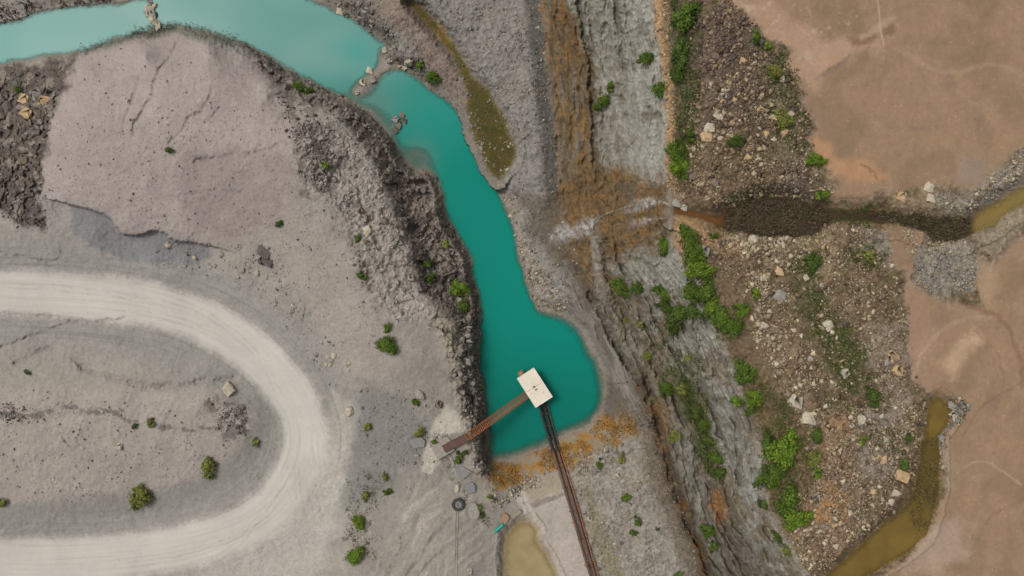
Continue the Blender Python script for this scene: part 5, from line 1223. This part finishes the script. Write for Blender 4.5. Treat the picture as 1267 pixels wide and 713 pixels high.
pipeline(-3.2, .27, 'thick brown pipeline on the left of the pair from the pontoon', M_BLACK, M_PIPE)
pipeline(2.6, .25, 'thick brown pipeline on the right of the pair from the pontoon', M_BLACK, M_PIPE)
pipeline(6.2, .09, 'thin rusty pipe alongside the thick pipelines', M_RUSTD, M_RUST, 'pipe_run')
for px, py in ((685.5, 553), (697, 588), (714, 645), (729, 697)):
    a_, b_ = at(px - 7, py + 2, .12), at(px + 8, py - 2, .12); z_ = max(a_.z, b_.z); a_.z = b_.z = z_
    tag(MB().bar(a_, b_, .26, .22).build('sleeper', M_WOOD, None, .03), 'timber sleeper crossing under the brown pipelines', 'sleeper', 'sleepers under the pipelines')

# ------------------------------------------------------------------ falls at the rim
def water_spray():
    m, nt, b = new_mat('falling_water'); L = nt.links.new
    al = N(nt, 'ShaderNodeAttribute', attribute_name='cover'); geo = N(nt, 'ShaderNodeNewGeometry')
    n = N(nt, 'ShaderNodeTexNoise', Scale=1.1, Detail=5.0, Roughness=.65); L(geo.outputs['Position'], n.inputs['Vector'])
    r = N(nt, 'ShaderNodeMapRange'); r.inputs['From Min'].default_value = .35; r.inputs['From Max'].default_value = .65; L(n.outputs['Fac'], r.inputs['Value'])
    mu = N(nt, 'ShaderNodeMath', operation='MULTIPLY'); L(al.outputs['Fac'], mu.inputs[0]); L(r.outputs[0], mu.inputs[1]); L(mu.outputs[0], b.inputs['Alpha'])
    b.inputs['Base Color'].default_value = (.62, .60, .58, 1); b.inputs['Roughness'].default_value = .6
    return m


def plume_mesh(name, label, cat, kind, strips):
    cos, fas, cov = [], [], []; off = 0; M_ = 9
    for way, wds, als in strips:
        L_ = [np.array(v[:2]) for v in smooth_line(way, 8)]; n_ = len(L_); tt = np.linspace(0, 1, n_)
        wv = np.interp(tt, np.linspace(0, 1, len(wds)), wds) * (1.0 if kind == 'structure' else 1.3); av = np.interp(tt, np.linspace(0, 1, len(als)), als)
        for i in range(n_):
            t_ = L_[min(i + 1, n_ - 1)] - L_[max(i - 1, 0)]; t_ = t_ / (np.linalg.norm(t_) + 1e-6); nn = np.array([-t_[1], t_[0]])
            wob = random.gauss(0, .12) * wv[i]
            for k in range(M_):
                q = (k - (M_ - 1) / 2) / ((M_ - 1) / 2); p = L_[i] + nn * (q * wv[i] + wob)
                z = max(float(samp(HB, np.array([p[0]]), np.array([p[1]]))[0]), hgt(float(p[0]), float(p[1]))) + .35 + .5 * (1 - q * q)
                cos.append((*unproj(p[0], p[1], z), z)); cov.append(av[i] * (.42 if kind == 'structure' else .95) * (1 - q * q) ** 1.3)
        for i in range(n_ - 1):
            for k in range(M_ - 1):
                a = off + i * M_ + k; fas.append([a, a + 1, a + M_ + 1, a + M_])
        off += n_ * M_
    me = mesh_np(name, np.array(cos), np.array(fas), MWATERFALL, None, None, {'cover': np.array(cov)})
    me.polygons.foreach_set('use_smooth', [True] * len(me.polygons))
    return tag(link(name, me), label, cat, kind=kind)


MWATERFALL = water_spray()
plume_mesh('waterfall', 'white water spilling in two thin strands down the rust stained wall', 'waterfall', 'structure', [
    ([(830, 256), (826, 253), (822, 251), (816, 251)], [1.0, 1.8, 2.4, 2.0], [.9, 1.2, 1.0, .5]),
    ([(802, 252), (786, 253), (772, 257), (760, 261), (752, 264), (744, 268), (737, 274), (731, 279)], [.7, 1.2, 1.3, 1.2, 1.5, 1.5, 1.4, 1.2], [.3, .6, .9, .8, .9, .8, .6, .3]),
    ([(722, 287), (713, 288), (704, 290), (694, 293), (685, 296)], [1, 1.6, 1.5, 1.6, 2.6], [.3, .8, 1.0, .7, .2]),
    ([(829, 267), (822, 270), (814, 271), (806, 272), (798, 274)], [.9, 1.4, 1.2, 1.5, 1.6], [.8, .9, .9, .7, .3]),
    ([(774, 278), (768, 277), (762, 279), (755, 280), (750, 277)], [.8, 1.4, 1.0, 1.2, .6], [.2, .7, .6, .6, .2]),
    ([(745, 279), (738, 283), (730, 284), (720, 288)], [.7, 1, 1, 1], [.2, .4, .4, .3])])
plume_mesh('spray_mist', 'pale spray blown off the falls and the ledge they strike', 'spray', 'stuff', [
    ([(818, 250), (806, 250), (793, 254), (778, 259), (764, 263)], [2, 6, 8, 7, 4], [.5, .55, .42, .25, 0]),
    ([(742, 266), (734, 274), (724, 282), (712, 288), (700, 293)], [3, 8, 11, 10, 5], [.1, .48, .55, .42, .1]),
    ([(722, 262), (724, 280), (728, 300)], [4, 7, 5], [0, .28, 0]),
    ([(712, 290), (702, 287), (693, 290), (683, 296), (676, 299)], [4, 10, 11, 8, 3], [.1, .38, .42, .3, 0]),
    ([(698, 268), (696, 284), (702, 306)], [5, 8, 5], [0, .25, 0]),
    ([(814, 271), (800, 274), (786, 279), (774, 284)], [2, 5, 7, 5], [.35, .42, .3, 0]),
    ([(735, 292), (738, 318), (741, 345), (746, 380)], [5, 6, 5, 4], [.28, .3, .22, 0])])

# ------------------------------------------------------------------ light, sky, camera
w = bpy.data.worlds.new('World'); scene.world = w; w.use_nodes = True; nt = w.node_tree
sky = nt.nodes.new('ShaderNodeTexSky'); sky.sky_type = 'NISHITA'; sky.sun_disc = False
EL, AZ = math.radians(58), math.radians(-62)      # sun in the upper left of the photo
sky.sun_elevation = EL; sky.sun_rotation = AZ; sky.air_density = 1.0; sky.dust_density = 6.0; sky.ozone_density = .6
hs = nt.nodes.new('ShaderNodeHueSaturation'); hs.inputs['Saturation'].default_value = .12
nt.links.new(sky.outputs[0], hs.inputs['Color']); nt.links.new(hs.outputs[0], nt.nodes['Background'].inputs['Color'])
nt.nodes['Background'].inputs['Strength'].default_value = .125
sl_d = bpy.data.lights.new('sun', 'SUN'); sl_d.energy = 1.45; sl_d.angle = math.radians(16); sl_d.color = (1, .96, .90)
so = bpy.data.objects.new('sun', sl_d); COL.objects.link(so)
dirs = Vector((math.sin(AZ) * math.cos(EL), math.cos(AZ) * math.cos(EL), math.sin(EL)))
so.rotation_euler = dirs.to_track_quat('Z', 'Y').to_euler(); so.location = dirs * 200
cam = bpy.data.cameras.new('camera'); cam.sensor_width = 36; cam.lens = 36 * H / (1267 * S); cam.clip_end = 3000; cam.clip_start = 1
co_ = bpy.data.objects.new('camera', cam); COL.objects.link(co_); co_.location = (0, 0, H); scene.camera = co_
scene.view_settings.view_transform = 'Standard'; scene.view_settings.look = 'None'; scene.view_settings.exposure = 0
scene.cycles.max_bounces = 6; scene.cycles.transparent_max_bounces = 24
